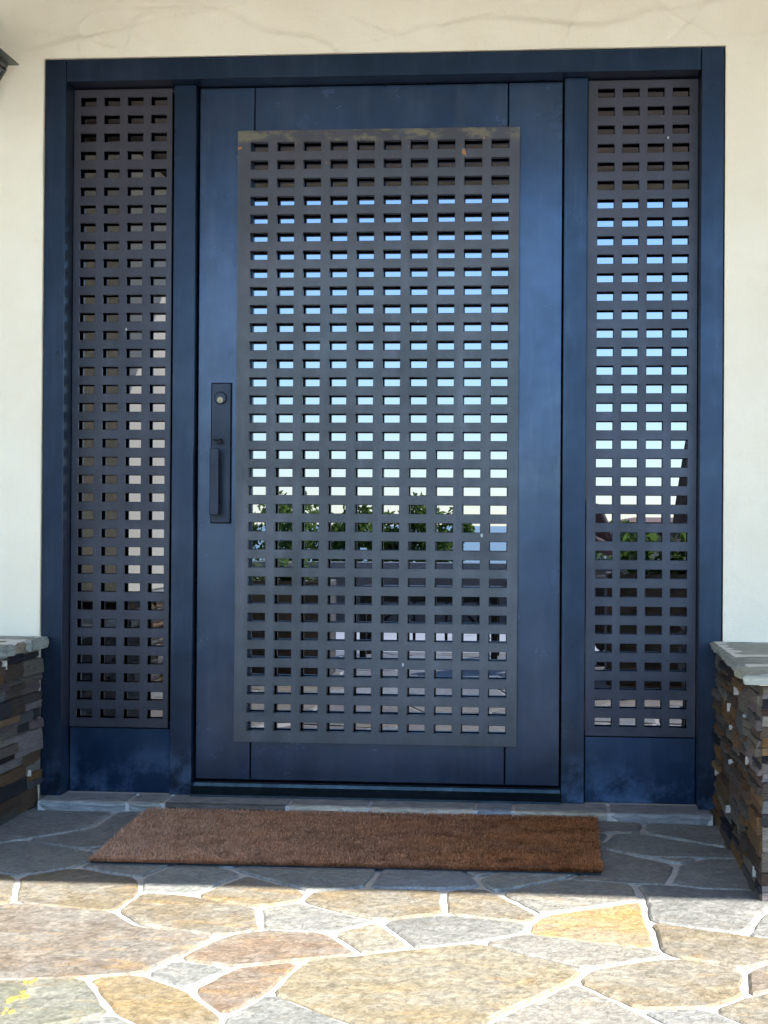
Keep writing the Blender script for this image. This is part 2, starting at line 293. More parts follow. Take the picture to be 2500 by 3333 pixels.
# ------------------------------------------------------------------ setting: patio, sea, land
def sheet(name, x0, x1, y0, y1, z, mat, kind='structure', nx=1, ny=1):
    vs_ = [(x0 + (x1-x0)*i/nx, y0 + (y1-y0)*j/ny, z) for j in range(ny+1) for i in range(nx+1)]
    fs = [(j*(nx+1)+i, j*(nx+1)+i+1, (j+1)*(nx+1)+i+1, (j+1)*(nx+1)+i) for j in range(ny) for i in range(nx)]
    o = mesh_obj(name, vs_, fs, mat); o['kind'] = kind; return o
FZ = -0.027
patio = sheet('patio_floor', -2.6, 5.6, -6.2, 0.3, FZ - 0.0055, MORTAR)
def m_farflag():
    t = NT('far paving', 0.7, 0.3); v = t.coord((1, 1, 0)); vo = t.new('ShaderNodeTexVoronoi'); vo.feature = 'DISTANCE_TO_EDGE'; vo.inputs['Scale'].default_value = 2.1; t.l(v, vo.inputs['Vector'])
    vc = t.new('ShaderNodeTexVoronoi'); vc.inputs['Scale'].default_value = 2.1; t.l(v, vc.inputs['Vector']); sp = t.new('ShaderNodeSeparateColor'); t.l(vc.outputs['Color'], sp.inputs[0])
    col = t.mix(sp.outputs[0], (0.74, 0.73, 0.69), (0.78, 0.75, 0.69)); f = t.rng(vo.outputs['Distance'], 0.015, 0.03); t.base(t.mix(f, (0.6, 0.6, 0.56), col)); return t.m
far_p = sheet('patio_paving_beyond', -9, 11, -9.6, -6.2, FZ - 0.0035, m_farflag())
side_l = sheet('patio_paving_left', -9, -2.6, -6.2, 0.3, FZ - 0.0035, bpy.data.materials['far paving'])
side_r = sheet('patio_paving_right', 5.6, 11, -6.2, 0.3, FZ - 0.0035, bpy.data.materials['far paving'])

COL = dict(g=(.31,.325,.315), d=(.275,.295,.285), k=(.245,.235,.21), o=(.215,.180,.125), b=(.27,.30,.325), w=(.215,.22,.215), y=(.35,.235,.10),
           y2=(.225,.178,.105), r=(.20,.145,.103), t=(.238,.205,.14), p=(.19,.16,.13), v=(.27,.245,.19), e=(.15,.155,.115), G=(.195,.205,.20))  # shade-side greys lightened, sunlit tones darkened to even out the light
def inset(p, d):
    n = len(p); A = sum(p[i][0]*p[(i+1)%n][1] - p[(i+1)%n][0]*p[i][1] for i in range(n)) / 2
    if A < 0: p = p[::-1]
    out = []
    for i in range(n):
        a, b, c = (Vector((*q, 0)).to_2d() for q in (p[i-1], p[i], p[(i+1) % n]))
        u = (b-a); w = (c-b)
        if u.length < 1e-6 or w.length < 1e-6: continue
        u.normalize(); w.normalize(); n1 = Vector((-u.y, u.x)); n2 = Vector((-w.y, w.x)); m = n1 + n2
        if m.length < 0.2: m = n1
        m.normalize(); k = d / max(0.45, m.dot(n1)); out.append(b + m * k)
    return out
def chaikin(p, k=0.22):
    o = []; n = len(p)
    for i in range(n):
        a, b = p[i], p[(i+1) % n]; L = (b-a).length; f = min(k, 0.018 / max(L, 1e-4)); o += [a.lerp(b, f), a.lerp(b, 1-f)]
    return o
def rough_poly(p, step, amp, rg):
    o = []; n = len(p)
    for i in range(n):
        a, b = p[i], p[(i+1) % n]; L = (b-a).length; k = max(1, int(L/step)); nn = Vector((-(b-a).y, (b-a).x)) / max(L, 1e-5)
        for j in range(k): o.append(a.lerp(b, j/k) + (nn * rg.uniform(-amp, amp) if k > 1 or j else Vector((0, 0))))
    return o
def slab(name, p, zt, zb, mat, parent, rg, cham=0.004, tilt=0.002):
    n = len(p); c = sum(p, Vector((0, 0))) / n; tx, ty = rg.uniform(-tilt, tilt), rg.uniform(-tilt, tilt)
    def zz(q): return zt + (q.x-c.x)*tx + (q.y-c.y)*ty
    q = inset([(v.x, v.y) for v in p], cham)
    if len(q) != n: q = [v.lerp(c, 0.03) for v in p]
    A = sum(p[i].x*p[(i+1)%n].y - p[(i+1)%n].x*p[i].y for i in range(n))
    if A < 0: p = p[::-1]
    top = [(v.x, v.y, zz(v)) for v in q]; mid = [(v.x, v.y, zz(v) - cham*0.8) for v in p]; bot = [(v.x, v.y, zb) for v in p]
    fs = [list(range(n))] + [(n+i, n+(i+1)%n, (i+1)%n, i) for i in range(n)] + [(2*n+i, 2*n+(i+1)%n, n+(i+1)%n, n+i) for i in range(n)]
    return mesh_obj(name, top+mid+bot, fs, mat, parent)
rg = random.Random(3)
for key, pts in FLAG:
    if key == 'g' and min(q[1] for q in pts) < -1.3: key = 'G'  # greys lying in the sun get a darker copy of the shade-side grey
    p = inset(pts, rg.uniform(0.0058, 0.0088)); p = chaikin(p); p = rough_poly(p, 0.035, 0.0030, rg)
    o = slab('flagstone', p, FZ + rg.uniform(-0.0015, 0.0022), FZ - 0.014, STONE, patio, rg, cham=0.0045, tilt=0.005)
    c = COL[key]; f = rg.uniform(0.92, 1.08); o.color = (c[0]*f, c[1]*f, c[2]*f, 1)
# stones outside the traced part of the floor: Voronoi cells
def clip(poly, n, d):                                    # keep n.p <= d
    o = []
    for i in range(len(poly)):
        a, b = poly[i], poly[(i+1) % len(poly)]; fa, fb = n.dot(a)-d, n.dot(b)-d
        if fa <= 0: o.append(a)
        if fa * fb < 0: o.append(a.lerp(b, fa/(fa-fb)))
    return o
La, Lb = Vector((-0.10510, -0.44954)), Vector((0.57609, -2.37878)); Ra, Rb = Vector((2.11978, -0.98205)), Vector((1.93994, -2.21584))
def outward(a, b, inside):
    d = (b-a).normalized(); n = Vector((-d.y, d.x)); 
    if n.dot(inside - a) < 0: n = -n
    return n, n.dot(a)
mid_pt = Vector((1.2, -1.5)); nL, dL = outward(La, Lb, mid_pt); nR, dR = outward(Ra, Rb, mid_pt); nB, dB = outward(Lb, Rb, mid_pt)
seeds = []
for j in range(15):
    for i in range(19):
        seeds.append(Vector((-2.5 + 0.44*i + (0.22 if j % 2 else 0) + rg.uniform(-.16,.16), -0.15 - 0.42*j + rg.uniform(-.15,.15))))
palette = ['g','o','k','w','r','t','p','o','y2','d','w','t']
for s in seeds:
    inT = nL.dot(s) > dL and nR.dot(s) > dR and nB.dot(s) > dB
    if inT or (s.y > -1.1 and s.x > 1.9) or (s.y > -1.1 and s.x < 0.0): continue
    lim = (Vector((-2.55,-6.15)), Vector((5.55,-6.15)), Vector((5.55,-0.02)), Vector((-2.55,-0.02))); poly = list(lim)
    for q in seeds:
        if q is s or (q-s).length > 1.6: continue
        n = (q-s).normalized(); poly = clip(poly, n, n.dot((q+s)/2))
        if len(poly) < 3: break
    if len(poly) < 3: continue
    # cut away whatever falls inside the traced region
    if nB.dot(s) <= dB: poly = clip(poly, nB, dB)
    elif nL.dot(s) <= dL: poly = clip(poly, nL, dL)
    else: poly = clip(poly, nR, dR)
    if len(poly) < 3: continue
    pp = [poly[i] for i in range(len(poly)) if (poly[i]-poly[i-1]).length > 0.02]
    if len(pp) < 3: continue
    A = abs(sum(pp[i].x*pp[(i+1)%len(pp)].y - pp[(i+1)%len(pp)].x*pp[i].y for i in range(len(pp)))) / 2
    if A < 0.01: continue
    p = inset([(v.x, v.y) for v in pp], 0.009)
    if len(p) < 3: continue
    p = chaikin(p); o = slab('flagstone', p, FZ + rg.uniform(-0.0008, 0.0014), FZ - 0.012, STONE, patio, rg, cham=0.003)
    c = COL[rg.choice(palette)]; o.color = (*c, 1)

# mustard lichen on the olive stone at the lower left
LICH = simple('mustard lichen', (.36,.27,.07), .9, var=.2, sc=60); bm = bmesh.new(); rl = random.Random(6)
for cx, cy, R0 in LICHEN:
    for _ in range(5):
        x, y, R1 = cx + rl.gauss(0, R0*.6), cy + rl.gauss(0, R0*1.2), R0*rl.uniform(.25,.6); n = 11; ring = [(x + R1*math.cos(6.283*i/n)*rl.uniform(.6,1.3), y + 1.8*R1*math.sin(6.283*i/n)*rl.uniform(.6,1.3)) for i in range(n)]
        zt = FZ + .0034 + rl.random()*.0005; tv = [bm.verts.new((a, b, zt)) for a, b in ring]; bv = [bm.verts.new((a, b, FZ-.004)) for a, b in ring]; bm.faces.new(tv)
        for i in range(n): bm.faces.new((tv[i], bv[i], bv[(i+1)%n], tv[(i+1)%n]))
lo = bm_obj('lichen', bm, LICH, patio); lo['kind'] = 'stuff'

# ------------------------------------------------------------------ house wall with trowel marks
def polydist(X, Z, pts):
    best = np.full(X.shape, 9.0); side = np.zeros(X.shape)
    for (x0, z0), (x1, z1) in zip(pts, pts[1:]):
        dx, dz = x1-x0, z1-z0; L2 = dx*dx+dz*dz+1e-12; t = np.clip(((X-x0)*dx+(Z-z0)*dz)/L2, 0, 1)
        px, pz = x0+t*dx, z0+t*dz; d = np.hypot(X-px, Z-pz); s = np.sign((X-x0)*dz-(Z-z0)*dx) * (1 if dx > 0 or (dx == 0) else -1)
        m = d < best; best = np.where(m, d, best); side = np.where(m, s, side)
    return best, side
def height(X, Z):
    H = np.zeros(X.shape)
    for k, (fx, fz, a) in enumerate(((2.1, 3.3, .004), (4.7, 6.1, .0026), (9.3, 11.9, .0015), (17, 19, .0006))):
        H += a * np.sin(fx*X*2.2 + 1.3*k + 1.4*np.sin(fz*Z*1.3 + k)) * np.cos(fz*Z*2.0 + 2.1*k + np.sin(fx*X*1.7))
    for i, c in enumerate(RIDGES):
        d, s = polydist(X, Z, c); A = (0.0046, 0.0034, 0.004, 0.0034)[i % 4] * (0.75 + 0.55*np.sin(X*7 + i*2) * np.cos(X*3.1 + i))
        t = np.clip(d / 0.0035, 0, 1); low = A * np.exp(-d/0.12)            # proud just below the line, sharp lip above
        H += np.where(s > 0, low, A * np.clip(1 - d/0.02, 0, 1)**1.5)
    return H
def wall_grid(x0, x1, z0, z1, st):
    nx, nz = max(1, int((x1-x0)/st)), max(1, int((z1-z0)/st))
    X, Z = np.meshgrid(np.linspace(x0, x1, nx+1), np.linspace(z0, z1, nz+1)); H = height(X, Z)
    fade = np.minimum(np.minimum((X+0.68)/0.05, (2.78-X)/0.05), 1).clip(0, 1)
    Y = -0.006 - H*fade; v = np.stack([X.ravel(), Y.ravel(), Z.ravel()], 1).tolist(); w = nx+1
    f = [(j*w+i, j*w+i+1, (j+1)*w+i+1, (j+1)*w+i) for j in range(nz) for i in range(nx)]
    return v, f
V = []; F = []
def put(v, f):
    b = len(V); V.extend(v); F.extend([tuple(i+b for i in q) for q in f])
ZT = 2.1955
put(*wall_grid(-0.68, 2.78, ZT, 2.68, 0.0055)); put(*wall_grid(-0.68, -0.003, 0.3, ZT, 0.014)); put(*wall_grid(2.003, 2.78, 0.3, ZT, 0.014))
put([(-9, -.006, -.03), (-0.68, -.006, -.03), (-0.68, -.006, 3.2), (-9, -.006, 3.2)], [(0,1,2,3)])
put([(2.78, -.006, -.03), (11, -.006, -.03), (11, -.006, 3.2), (2.78, -.006, 3.2)], [(0,1,2,3)])
put([(-.68, -.006, 2.68), (2.78, -.006, 2.68), (2.78, -.006, 3.2), (-.68, -.006, 3.2)], [(0,1,2,3)])
put([(-.68, -.006, -.03), (-.003, -.006, -.03), (-.003, -.006, .3), (-.68, -.006, .3)], [(0,1,2,3)])
put([(2.003, -.006, -.03), (2.78, -.006, -.03), (2.78, -.006, .3), (2.003, -.006, .3)], [(0,1,2,3)])
# reveals of the opening, then the back of the wall
put([(-.003,-.007,-.03), (-.003,.3,-.03), (-.003,.3,ZT), (-.003,-.007,ZT)], [(0,1,2,3)])
put([(2.003,-.007,-.03), (2.003,.3,-.03), (2.003,.3,ZT), (2.003,-.007,ZT)], [(0,1,2,3)])
put([(-.003,-.007,ZT), (2.003,-.007,ZT), (2.003,.3,ZT), (-.003,.3,ZT)], [(0,1,2,3)])
put([(-9,.3,-.03), (11,.3,-.03), (11,.3,3.2), (-9,.3,3.2)], [(0,1,2,3)])
hw = mesh_obj('house_wall', V, F, STUCCO, smooth=True); tag(hw, 'cream trowelled plaster house wall around the dark entrance door', 'wall')

# ------------------------------------------------------------------ porch roof (seen in the reflections, shades the door)
pr = empty('porch_roof', (1.0, -2.2, 2.7), 'porch roof with brown soffit and cream front beam over the entrance', 'roof')
keep(box('soffit', (-7, 9, -4.34, -0.012, 2.72, 2.78), WOOD), pr)
keep(box('beam', (-7, 9, -4.30, -4.18, PORCH_Z, 2.7185), BEAMM), pr)
keep(box('roof_slab', (-7.2, 9.2, -4.47, -0.012, 2.782, 3.0), ROOFM), pr)

# ------------------------------------------------------------------ frame
SEAM = 0.0015
df = empty('door_frame', (1, 0.07, 0), 'wide navy metal frame around the door and its two sidelights', 'door frame')
def part(name, b, mat=FRAME, root=df, bevel=0.0015): return keep(box(name, b, mat, bevel=bevel), root)
part('jamb', (0.0, 0.0625, 0.0, 0.16, 0.0, 2.193)); part('jamb', (1.9354, 2.0, 0.0, 0.16, 0.0, 2.193))
part('head', (0.0640, 1.9339, 0.0005, 0.16, 2.128, 2.193))
part('mullion', (0.3781, 0.444, 0.061, 0.16, 0.0, 2.1275)); part('mullion', (1.5433, 1.6113, 0.061, 0.16, 0.0, 2.1275))
part('back_panel', (0.0, 2.0, 0.165, 0.20, 0.0, 2.193), BLACK)
bm = bmesh.new()                                        # sloping sill with an upstand
pf = [(0.035, 0.0), (0.038, 0.006), (0.088, 0.024), (0.09, 0.034), (0.16, 0.034), (0.16, 0.0)]
a = [bm.verts.new((0.4455, y, z)) for y, z in pf]; b = [bm.verts.new((1.5418, y, z)) for y, z in pf]
for i in range(len(pf)): bm.faces.new((a[i], a[(i+1) % 6], b[(i+1) % 6], b[i]))
bm.faces.new(a[::-1]); bm.faces.new(b)
SILLM = m_patina('scuffed green grey sill', (0.025, 0.045, 0.06), (0.04, 0.065, 0.08), (0.12, 0.16, 0.18), rough=(0.35, 0.6), streak=0.4)
keep(bm_obj('threshold', bm, SILLM), df); part('threshold_strip', (0.4455, 1.5418, 0.097, 0.13, 0.0345, 0.0385), LOCKM)

def plate(name, x0, x1, z0, z1, xs, zs, hw_, hh_, yf, th, mat, ch=0.0011):
    V = []; F = []; idx = {}
    def vert(x, y, z):
        k = (round(x, 5), round(y, 5), round(z, 5))
        if k not in idx: idx[k] = len(V); V.append((x, y, z))
        return idx[k]
    X = sorted([x0, x1] + [x-hw_-ch for x in xs] + [x+hw_+ch for x in xs]); Z = sorted([z0, z1] + [z-hh_-ch for z in zs] + [z+hh_+ch for z in zs])
    yb = yf + th
    for i in range(len(X)-1):
        for j in range(len(Z)-1):
            hole = (i % 2 == 1) and (j % 2 == 1)
            a, b, c, d = X[i], X[i+1], Z[j], Z[j+1]
            if not hole:
                F.append((vert(a,yf,c), vert(b,yf,c), vert(b,yf,d), vert(a,yf,d))); F.append((vert(a,yb,d), vert(b,yb,d), vert(b,yb,c), vert(a,yb,c)))
            else:
                o = [(a,c),(b,c),(b,d),(a,d)]; n = [(a+ch,c+ch),(b-ch,c+ch),(b-ch,d-ch),(a+ch,d-ch)]
                for k in range(4):
                    p, q = o[k], o[(k+1)%4]; r, s = n[k], n[(k+1)%4]
                    F.append((vert(p[0],yf,p[1]), vert(r[0],yf+ch,r[1]), vert(s[0],yf+ch,s[1]), vert(q[0],yf,q[1])))
                    F.append((vert(r[0],yf+ch,r[1]), vert(r[0],yb-ch,r[1]), vert(s[0],yb-ch,s[1]), vert(s[0],yf+ch,s[1])))
                    F.append((vert(r[0],yb-ch,r[1]), vert(p[0],yb,p[1]), vert(q[0],yb,q[1]), vert(s[0],yb-ch,s[1])))
    per = [(x0,z0),(x1,z0),(x1,z1),(x0,z1)]
    for k, axis in enumerate((X, Z, X[::-1], Z[::-1])):
        for m, n in zip(axis, axis[1:]):
            p, q = ((m, per[k][1]), (n, per[k][1])) if k % 2 == 0 else ((per[k][0], m), (per[k][0], n))
            F.append((vert(p[0],yf,p[1]), vert(p[0],yb,p[1]), vert(q[0],yb,q[1]), vert(q[0],yf,q[1])))
    return mesh_obj(name, V, F, mat)

# entry door leaf: stiles, rails, glass, grille, lock
ed = empty('entry_door', (1.0, 0.12, 0.044), 'tall navy metal entry door with a large pierced grille plate and handle', 'door')
XL, XR, XA, XB = 0.4490, 1.5385, 0.6158, 1.3780
part('stile', (XL, XA-SEAM, 0.100, 0.155, 0.044, 2.126), DOOR, ed); part('stile', (XB+SEAM, XR, 0.100, 0.155, 0.044, 2.126), DOOR, ed)
part('rail', (XA+SEAM, XB-SEAM, 0.101, 0.155, 1.966, 2.126), DOOR, ed); part('rail', (XA+SEAM, XB-SEAM, 0.101, 0.155, 0.044, 0.186), DOOR, ed)
part('pane', (XA-0.001, XB+0.001, 0.1115, 0.118, 0.184, 1.968), GLASS, ed, 0)
g = plate('grille_plate', 0.5705, 1.4130, 0.1615, 1.9885, [0.6358 + 0.0800*i for i in range(10)], [0.2085 + 0.05410*i for i in range(33)], 0.0262, 0.0130, 0.070, 0.022, GRILLE); keep(g, ed)
hs = keep(box('handle_set', (0.4915, 0.5515, 0.090, 0.0995, 0.814, 1.2345), LOCKM, bevel=0.002), ed)
def sub(o): o.parent = hs; return o
sub(box('plate_gap', (0.4895, 0.5535, 0.0975, 0.0998, 0.812, 1.2365), BLACK, bevel=0))
bm = bmesh.new(); tube(bm, (0.5205, 0.0898, 1.1895), (0.5205, 0.0845, 1.1895), 0.0180, 0.0165, 28); sub(bm_obj('lock_collar', bm, LOCKM))
bm = bmesh.new(); tube(bm, (0.5195, 0.0842, 1.1835), (0.5195, 0.0815, 1.1835), 0.0094, 0.009, 20); kc = sub(bm_obj('key_cylinder', bm, STEEL))
sub(box('keyhole', (0.5185, 0.5205, 0.0808, 0.0818, 1.176, 1.185), BLACK, bevel=0))
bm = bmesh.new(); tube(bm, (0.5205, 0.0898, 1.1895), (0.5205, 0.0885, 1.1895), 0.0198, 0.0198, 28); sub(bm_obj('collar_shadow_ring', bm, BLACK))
sub(box('thumb_latch', (0.500, 0.526, 0.052, 0.0895, 1.0625, 1.0672), LOCKM, bevel=0.001)); sub(box('latch_post', (0.512, 0.528, 0.068, 0.0895, 1.0505, 1.0620), BLACK, bevel=0.001))
bm = bmesh.new(); add_box(bm, 0.4975, 0.5230, 0.040, 0.058, 0.838, 1.0375, 0.0015); add_box(bm, 0.5010, 0.5200, 0.0583, 0.0895, 1.004, 1.028, 0.001); add_box(bm, 0.5010, 0.5200, 0.0583, 0.0895, 0.846, 0.870, 0.001)
sub(bm_obj('grip', bm, LOCKM))

# sidelights
for side, x0, x1, xs0, gap, lab in ((0, 0.0645, 0.3665, 0.1085, 'L', 'narrow sidelight left of the door with a pierced steel grille of four columns'),
                                    (1, 1.6135, 1.9330, 1.6657, 'R', 'narrow sidelight right of the door with pierced grille reflecting blue sky')):
    sl = empty('sidelight', ((x0+x1)/2, 0.1, 0), lab, 'sidelight window', 'sidelights beside the entry door')
    a0, a1 = (0.0645, 0.3766) if side == 0 else (1.6128, 1.9339)
    part('kick_panel', (a0, a1, 0.090, 0.13, 0.0, 0.1935), KICK, sl)
    part('stop', (a0, a1, 0.118, 0.15, 0.1945, 0.2150), BLACK, sl, 0)
    part('pane', (a0, a1, 0.1135, 0.1175, 0.215, 2.1270), GLASS, sl, 0)
    g = plate('grille_plate', x0, x1, 0.1965, 2.1235, [xs0 + 0.07255*i for i in range(4)], [0.2363 + 0.05443*i for i in range(35)], 0.0242, 0.0130, 0.085, 0.009, SGRILLE); keep(g, sl)

# ------------------------------------------------------------------ raised stone ledge under the frame
le = empty('stone_ledge', (1, -0.03, FZ), 'low slate ledge running under the whole door frame', 'ledge')
edges = [0.016, 0.285, 0.392, 0.757, 0.991, 1.298, 1.408, 1.680, 1.972]
lc = [(.36,.37,.36), (.36,.37,.34), (.12,.11,.10), (.58,.55,.46), (.52,.47,.38), (.28,.31,.35), (.42,.39,.31), (.30,.32,.33)]
rg = random.Random(5)
for i in range(8):
    bm = bmesh.new(); x0, x1 = edges[i] + 0.006, edges[i+1] - 0.006; n = max(3, int((x1-x0)/0.03)); yb = 0.062
    rows = []
    for k in range(n+1):
        x = x0 + (x1-x0)*k/n; e = rg.uniform(-.004, .004) + (0.008 if k in (0, n) else 0); f = rg.uniform(-.003, .003)
        rows.append([bm.verts.new(c) for c in ((x, yb, 0.0), (x, -0.074+e, -0.0005), (x, -0.086+e, -0.004+f*0.4), (x, -0.090+e+f, -0.012), (x, -0.086+e-f, -0.019), (x, -0.083+e, -0.034))])
    for r, s in zip(rows, rows[1:]):
        for j in range(5):
            fc = bm.faces.new((r[j], s[j], s[j+1], r[j+1])); fc.material_index = 0 if j < 1 else 1
    bm.faces.new(rows[0]); bm.faces.new(rows[-1][::-1])
    top = SILL; o = bm_obj('ledge_stone', bm, [top, SILL]); keep(o, le)
    c = lc[i]; o.color = (*c, 1)
    if c[0] > .3 or c[0] < .15:
        mm = bpy.data.materials.get('ledge slate top') or simple('ledge slate top', (.34,.355,.35), 0.65, var=0.35, sc=22, bump=0.4); o.data.materials[0] = mm
bm = bmesh.new(); add_box(bm, 0.016, 1.972, -0.079, 0.06, -0.034, -0.004, 0.002); add_box(bm, 0.0, 2.0, 0.0605, 0.17, -0.03, -0.0005)
keep(bm_obj('ledge_mortar', bm, MORTAR), le)

# ------------------------------------------------------------------ dry stone wing walls
def rough_unit(seed):
    r = random.Random(seed); nx, nz = 5, 2; V = []; F = []
    def y(i, j):
        e = (i in (0, nx)) or (j in (0, nz)); return (0.0 + r.uniform(0, .14)) if not e else 0.10 + r.uniform(0, .14)
    for j in range(nz+1):
        for i in range(nx+1):
            V.append((i/nx + (r.uniform(-.02,.02) if 0 < i < nx else r.uniform(-.004, .012) * (1 if i == 0 else -1)), y(i, j), j/nz + (r.uniform(-.06,.06) if 0 < j < nz else r.uniform(-.005, .035) * (1 if j == 0 else -1))))
    w = nx+1
    for j in range(nz):
        for i in range(nx): F.append((j*w+i, j*w+i+1, (j+1)*w+i+1, (j+1)*w+i))
    ring = [i for i in range(w)] + [j*w+nx for j in range(1, nz+1)] + [nz*w+i for i in range(nx-1, -1, -1)] + [j*w for j in range(nz-1, 0, -1)]
    b = len(V)
    for k in ring: V.append((V[k][0], 1.0, V[k][2]))
    for k in range(len(ring)):
        k2 = (k+1) % len(ring); F.append((ring[k2], ring[k], b+k, b+k2))
    me = bpy.data.meshes.new('split_stone'); me.from_pydata(V, [], F); me.update(); me.materials.append(LEDGE); return me
UNITS = [rough_unit(i) for i in range(9)]
SC = [(.32,.29,.24)]*3 + [(.26,.22,.185)]*3 + [(.22,.16,.125)]*3 + [(.38,.35,.305)]*2 + [(.27,.28,.275)]*2 + [(.30,.19,.12), (.42,.25,.12), (.44,.30,.15), (.36,.20,.10), (.46,.42,.35), (.07,.05,.045)] + [(.17,.095,.08), (.46,.26,.10), (.42,.28,.15), (.38,.23,.12), (.09,.09,.10), (.05,.05,.075), (.40,.35,.34), (.28,.22,.22)]
def veneer(root, origin, u, nrm, length, z0, z1, seed, proud=0.02):
    """courses of split stone; u runs along the wall, nrm points out of it"""
    r = random.Random(seed); u = Vector(u); nrm = Vector(nrm); origin = Vector(origin); z = z0; cnt = 0; dabs = []
    while z < z1 - 0.004:
        h = r.uniform(.040, .066)
        if z + h > z1 - 0.02: h = z1 - z
        x = -r.uniform(0, .08)
        while x < length:
            L = r.uniform(.10, .30); xa, xb = max(x, 0), min(x + L, length); x += L
            if length - x < 0.04: xb = length; x = length + 1
            if xb - xa < 0.012: continue
            k = r.choice((1, 2, 2, 3)); cuts = sorted([0, 1] + [(i + r.uniform(-.2,.2)) / k for i in range(1, k)])
            for c0, c1 in zip(cuts, cuts[1:]):
                p = r.uniform(0.002, proud); D = 0.03 + p; o = bpy.data.objects.new('split_stone', r.choice(UNITS)); link(o)
                a = xa + 0.0015; w = xb - xa - 0.003; zz0 = z + h*c0 + 0.001; hh = h*(c1-c0) - 0.0018
                m = Matrix.Identity(4); yv = -nrm * D; zv = Vector((0, 0, hh)); xv = u * w; loc = origin + u*a + nrm*p + Vector((0, 0, zz0))
                for row in range(3): m[row][0], m[row][1], m[row][2], m[row][3] = xv[row], yv[row], zv[row], loc[row]
                o.parent = root; o.matrix_world = m; o.matrix_parent_inverse = Matrix.Translation(-root.location)
                o.matrix_basis = m
                c = r.choice(SC); f = r.uniform(.6, 1.35); o.color = (c[0]*f, c[1]*f, c[2]*f, 1); cnt += 1
            if r.random() < .22 and .05 < xb < length - .05: dabs.append((origin + u*xb, z + h*r.uniform(.1,.3), h*r.uniform(.3,.55), p))
        z += h
    return dabs, u, nrm
def dab_mesh(root, groups):
    bm = bmesh.new(); r = random.Random(2)
    for dabs, u, nrm in groups:
        for loc, z, h, p in dabs:
            w = r.uniform(.0015, .0035); c = loc + nrm * (p*0.8 + 0.001)
            q = [c + u*(-w), c + u*(w), c + u*(w*.5), c + u*(-w*.6)]; pts = [Vector((v.x, v.y, zz)) for v, zz in zip(q, (z, z+.003, z+h, z+h-.002))]
            f = [bm.verts.new(v) for v in pts]; g = [bm.verts.new(v - nrm*0.02) for v in pts]
            bm.faces.new(f); bm.faces.new(g[::-1])
            for i in range(4): bm.faces.new((f[i], g[i], g[(i+1)%4], f[(i+1)%4]))
    o = bm_obj('mortar_dabs', bm, DABM); keep(o, root); o['kind'] = 'stuff'
CORE = simple('wall core mortar', (0.05, 0.045, 0.04), 0.9)
def caps(root, pieces, z, th, seed):
    r = random.Random(seed)
    for x0, x1, y0, y1, dz, c in pieces:
        bm = bmesh.new(); nx, ny = max(2, int((x1-x0)/.05)), max(2, int((y1-y0)/.04)); T = [[None]*(ny+1) for _ in range(nx+1)]; M = {}; Bt = {}
        for i in range(nx+1):
            for j in range(ny+1):
                e = i in (0, nx) or j in (0, ny); x = x0+(x1-x0)*i/nx; y = y0+(y1-y0)*j/ny
                if e: x += r.uniform(-.006,.006); y += r.uniform(-.005,.005)
                T[i][j] = bm.verts.new((x, y, z+dz + r.uniform(-.0012,.0012) - (0.003 if e else 0)))
        for i in range(nx):
            for j in range(ny): bm.faces.new((T[i][j], T[i+1][j], T[i+1][j+1], T[i][j+1]))
        ring = [T[i][0] for i in range(nx+1)] + [T[nx][j] for j in range(1, ny+1)] + [T[i][ny] for i in range(nx-1,-1,-1)] + [T[0][j] for j in range(ny-1,0,-1)]
        cx, cy = (x0+x1)/2, (y0+y1)/2; prev = ring
        for f, d in ((0.006, .33), (-.004, .6), (0.003, 1.0)):
            nxt = []
            for v in ring:
                dd = Vector((v.co.x-cx, v.co.y-cy)); sx = math.copysign(f, dd.x) if abs(dd.x) > (x1-x0)/2-.008 else 0; sy = math.copysign(f, dd.y) if abs(dd.y) > (y1-y0)/2-.008 else 0
                nxt.append(bm.verts.new((v.co.x+sx*r.uniform(.4,1.3), v.co.y+sy*r.uniform(.4,1.3), z+dz-th*d)))
            for k in range(len(ring)): bm.faces.new((prev[k], prev[(k+1)%len(ring)], nxt[(k+1)%len(ring)], nxt[k]))
            prev = nxt
        bm.faces.new(prev); o = bm_obj('cap_stone', bm, SILL); keep(o, root); o.color = (*c, 1)
CAPM = simple('white cap grout', (.74,.74,.70), .8, var=.08, sc=40)
CZ = 0.486; GR1, GR2, GR3 = (.30,.32,.29), (.26,.28,.26), (.33,.34,.29)
ww = empty('stone_wing_wall', (2.25, -0.55, FZ), 'low split stone wall with slate caps right of the door', 'stone wall', 'low stone walls flanking the door')
keep(box('wall_core', (1.995, 2.60, -1.09, -0.012, FZ-.01, CZ-.031), CORE, bevel=0), ww)
g1 = veneer(ww, (1.985, -0.012, FZ), (0, -1, 0), (-1, 0, 0), 1.085, 0, CZ-.031-FZ, 11, proud=.021)
g2 = veneer(ww, (1.985, -1.10, FZ), (1, 0, 0), (0, -1, 0), 0.60, 0, CZ-.031-FZ, 15, proud=.02)
dab_mesh(ww, (g1, g2))
caps(ww, [(1.968, 2.30, -0.55, -0.014, 0, GR1), (2.325, 2.62, -0.41, -0.014, .001, GR2), (1.960, 2.25, -0.845, -0.578, .001, GR2), (2.275, 2.62, -0.79, -0.435, -.001, GR3), (1.950, 2.62, -1.150, -0.876, 0, GR3)], CZ, .023, 4)
keep(box('cap_mortar', (1.974, 2.61, -1.140, -0.016, CZ-.026, CZ-.0015), CAPM, bevel=.003), ww)
CZL = 0.476
wl_ = empty('stone_wing_wall', (-0.3, -0.55, FZ), 'low split stone wall left of the door, below the wall lantern', 'stone wall', 'low stone walls flanking the door')
keep(box('wall_core', (-0.60, -0.010, -1.09, -0.012, FZ-.01, CZL-.034), CORE, bevel=0), wl_)
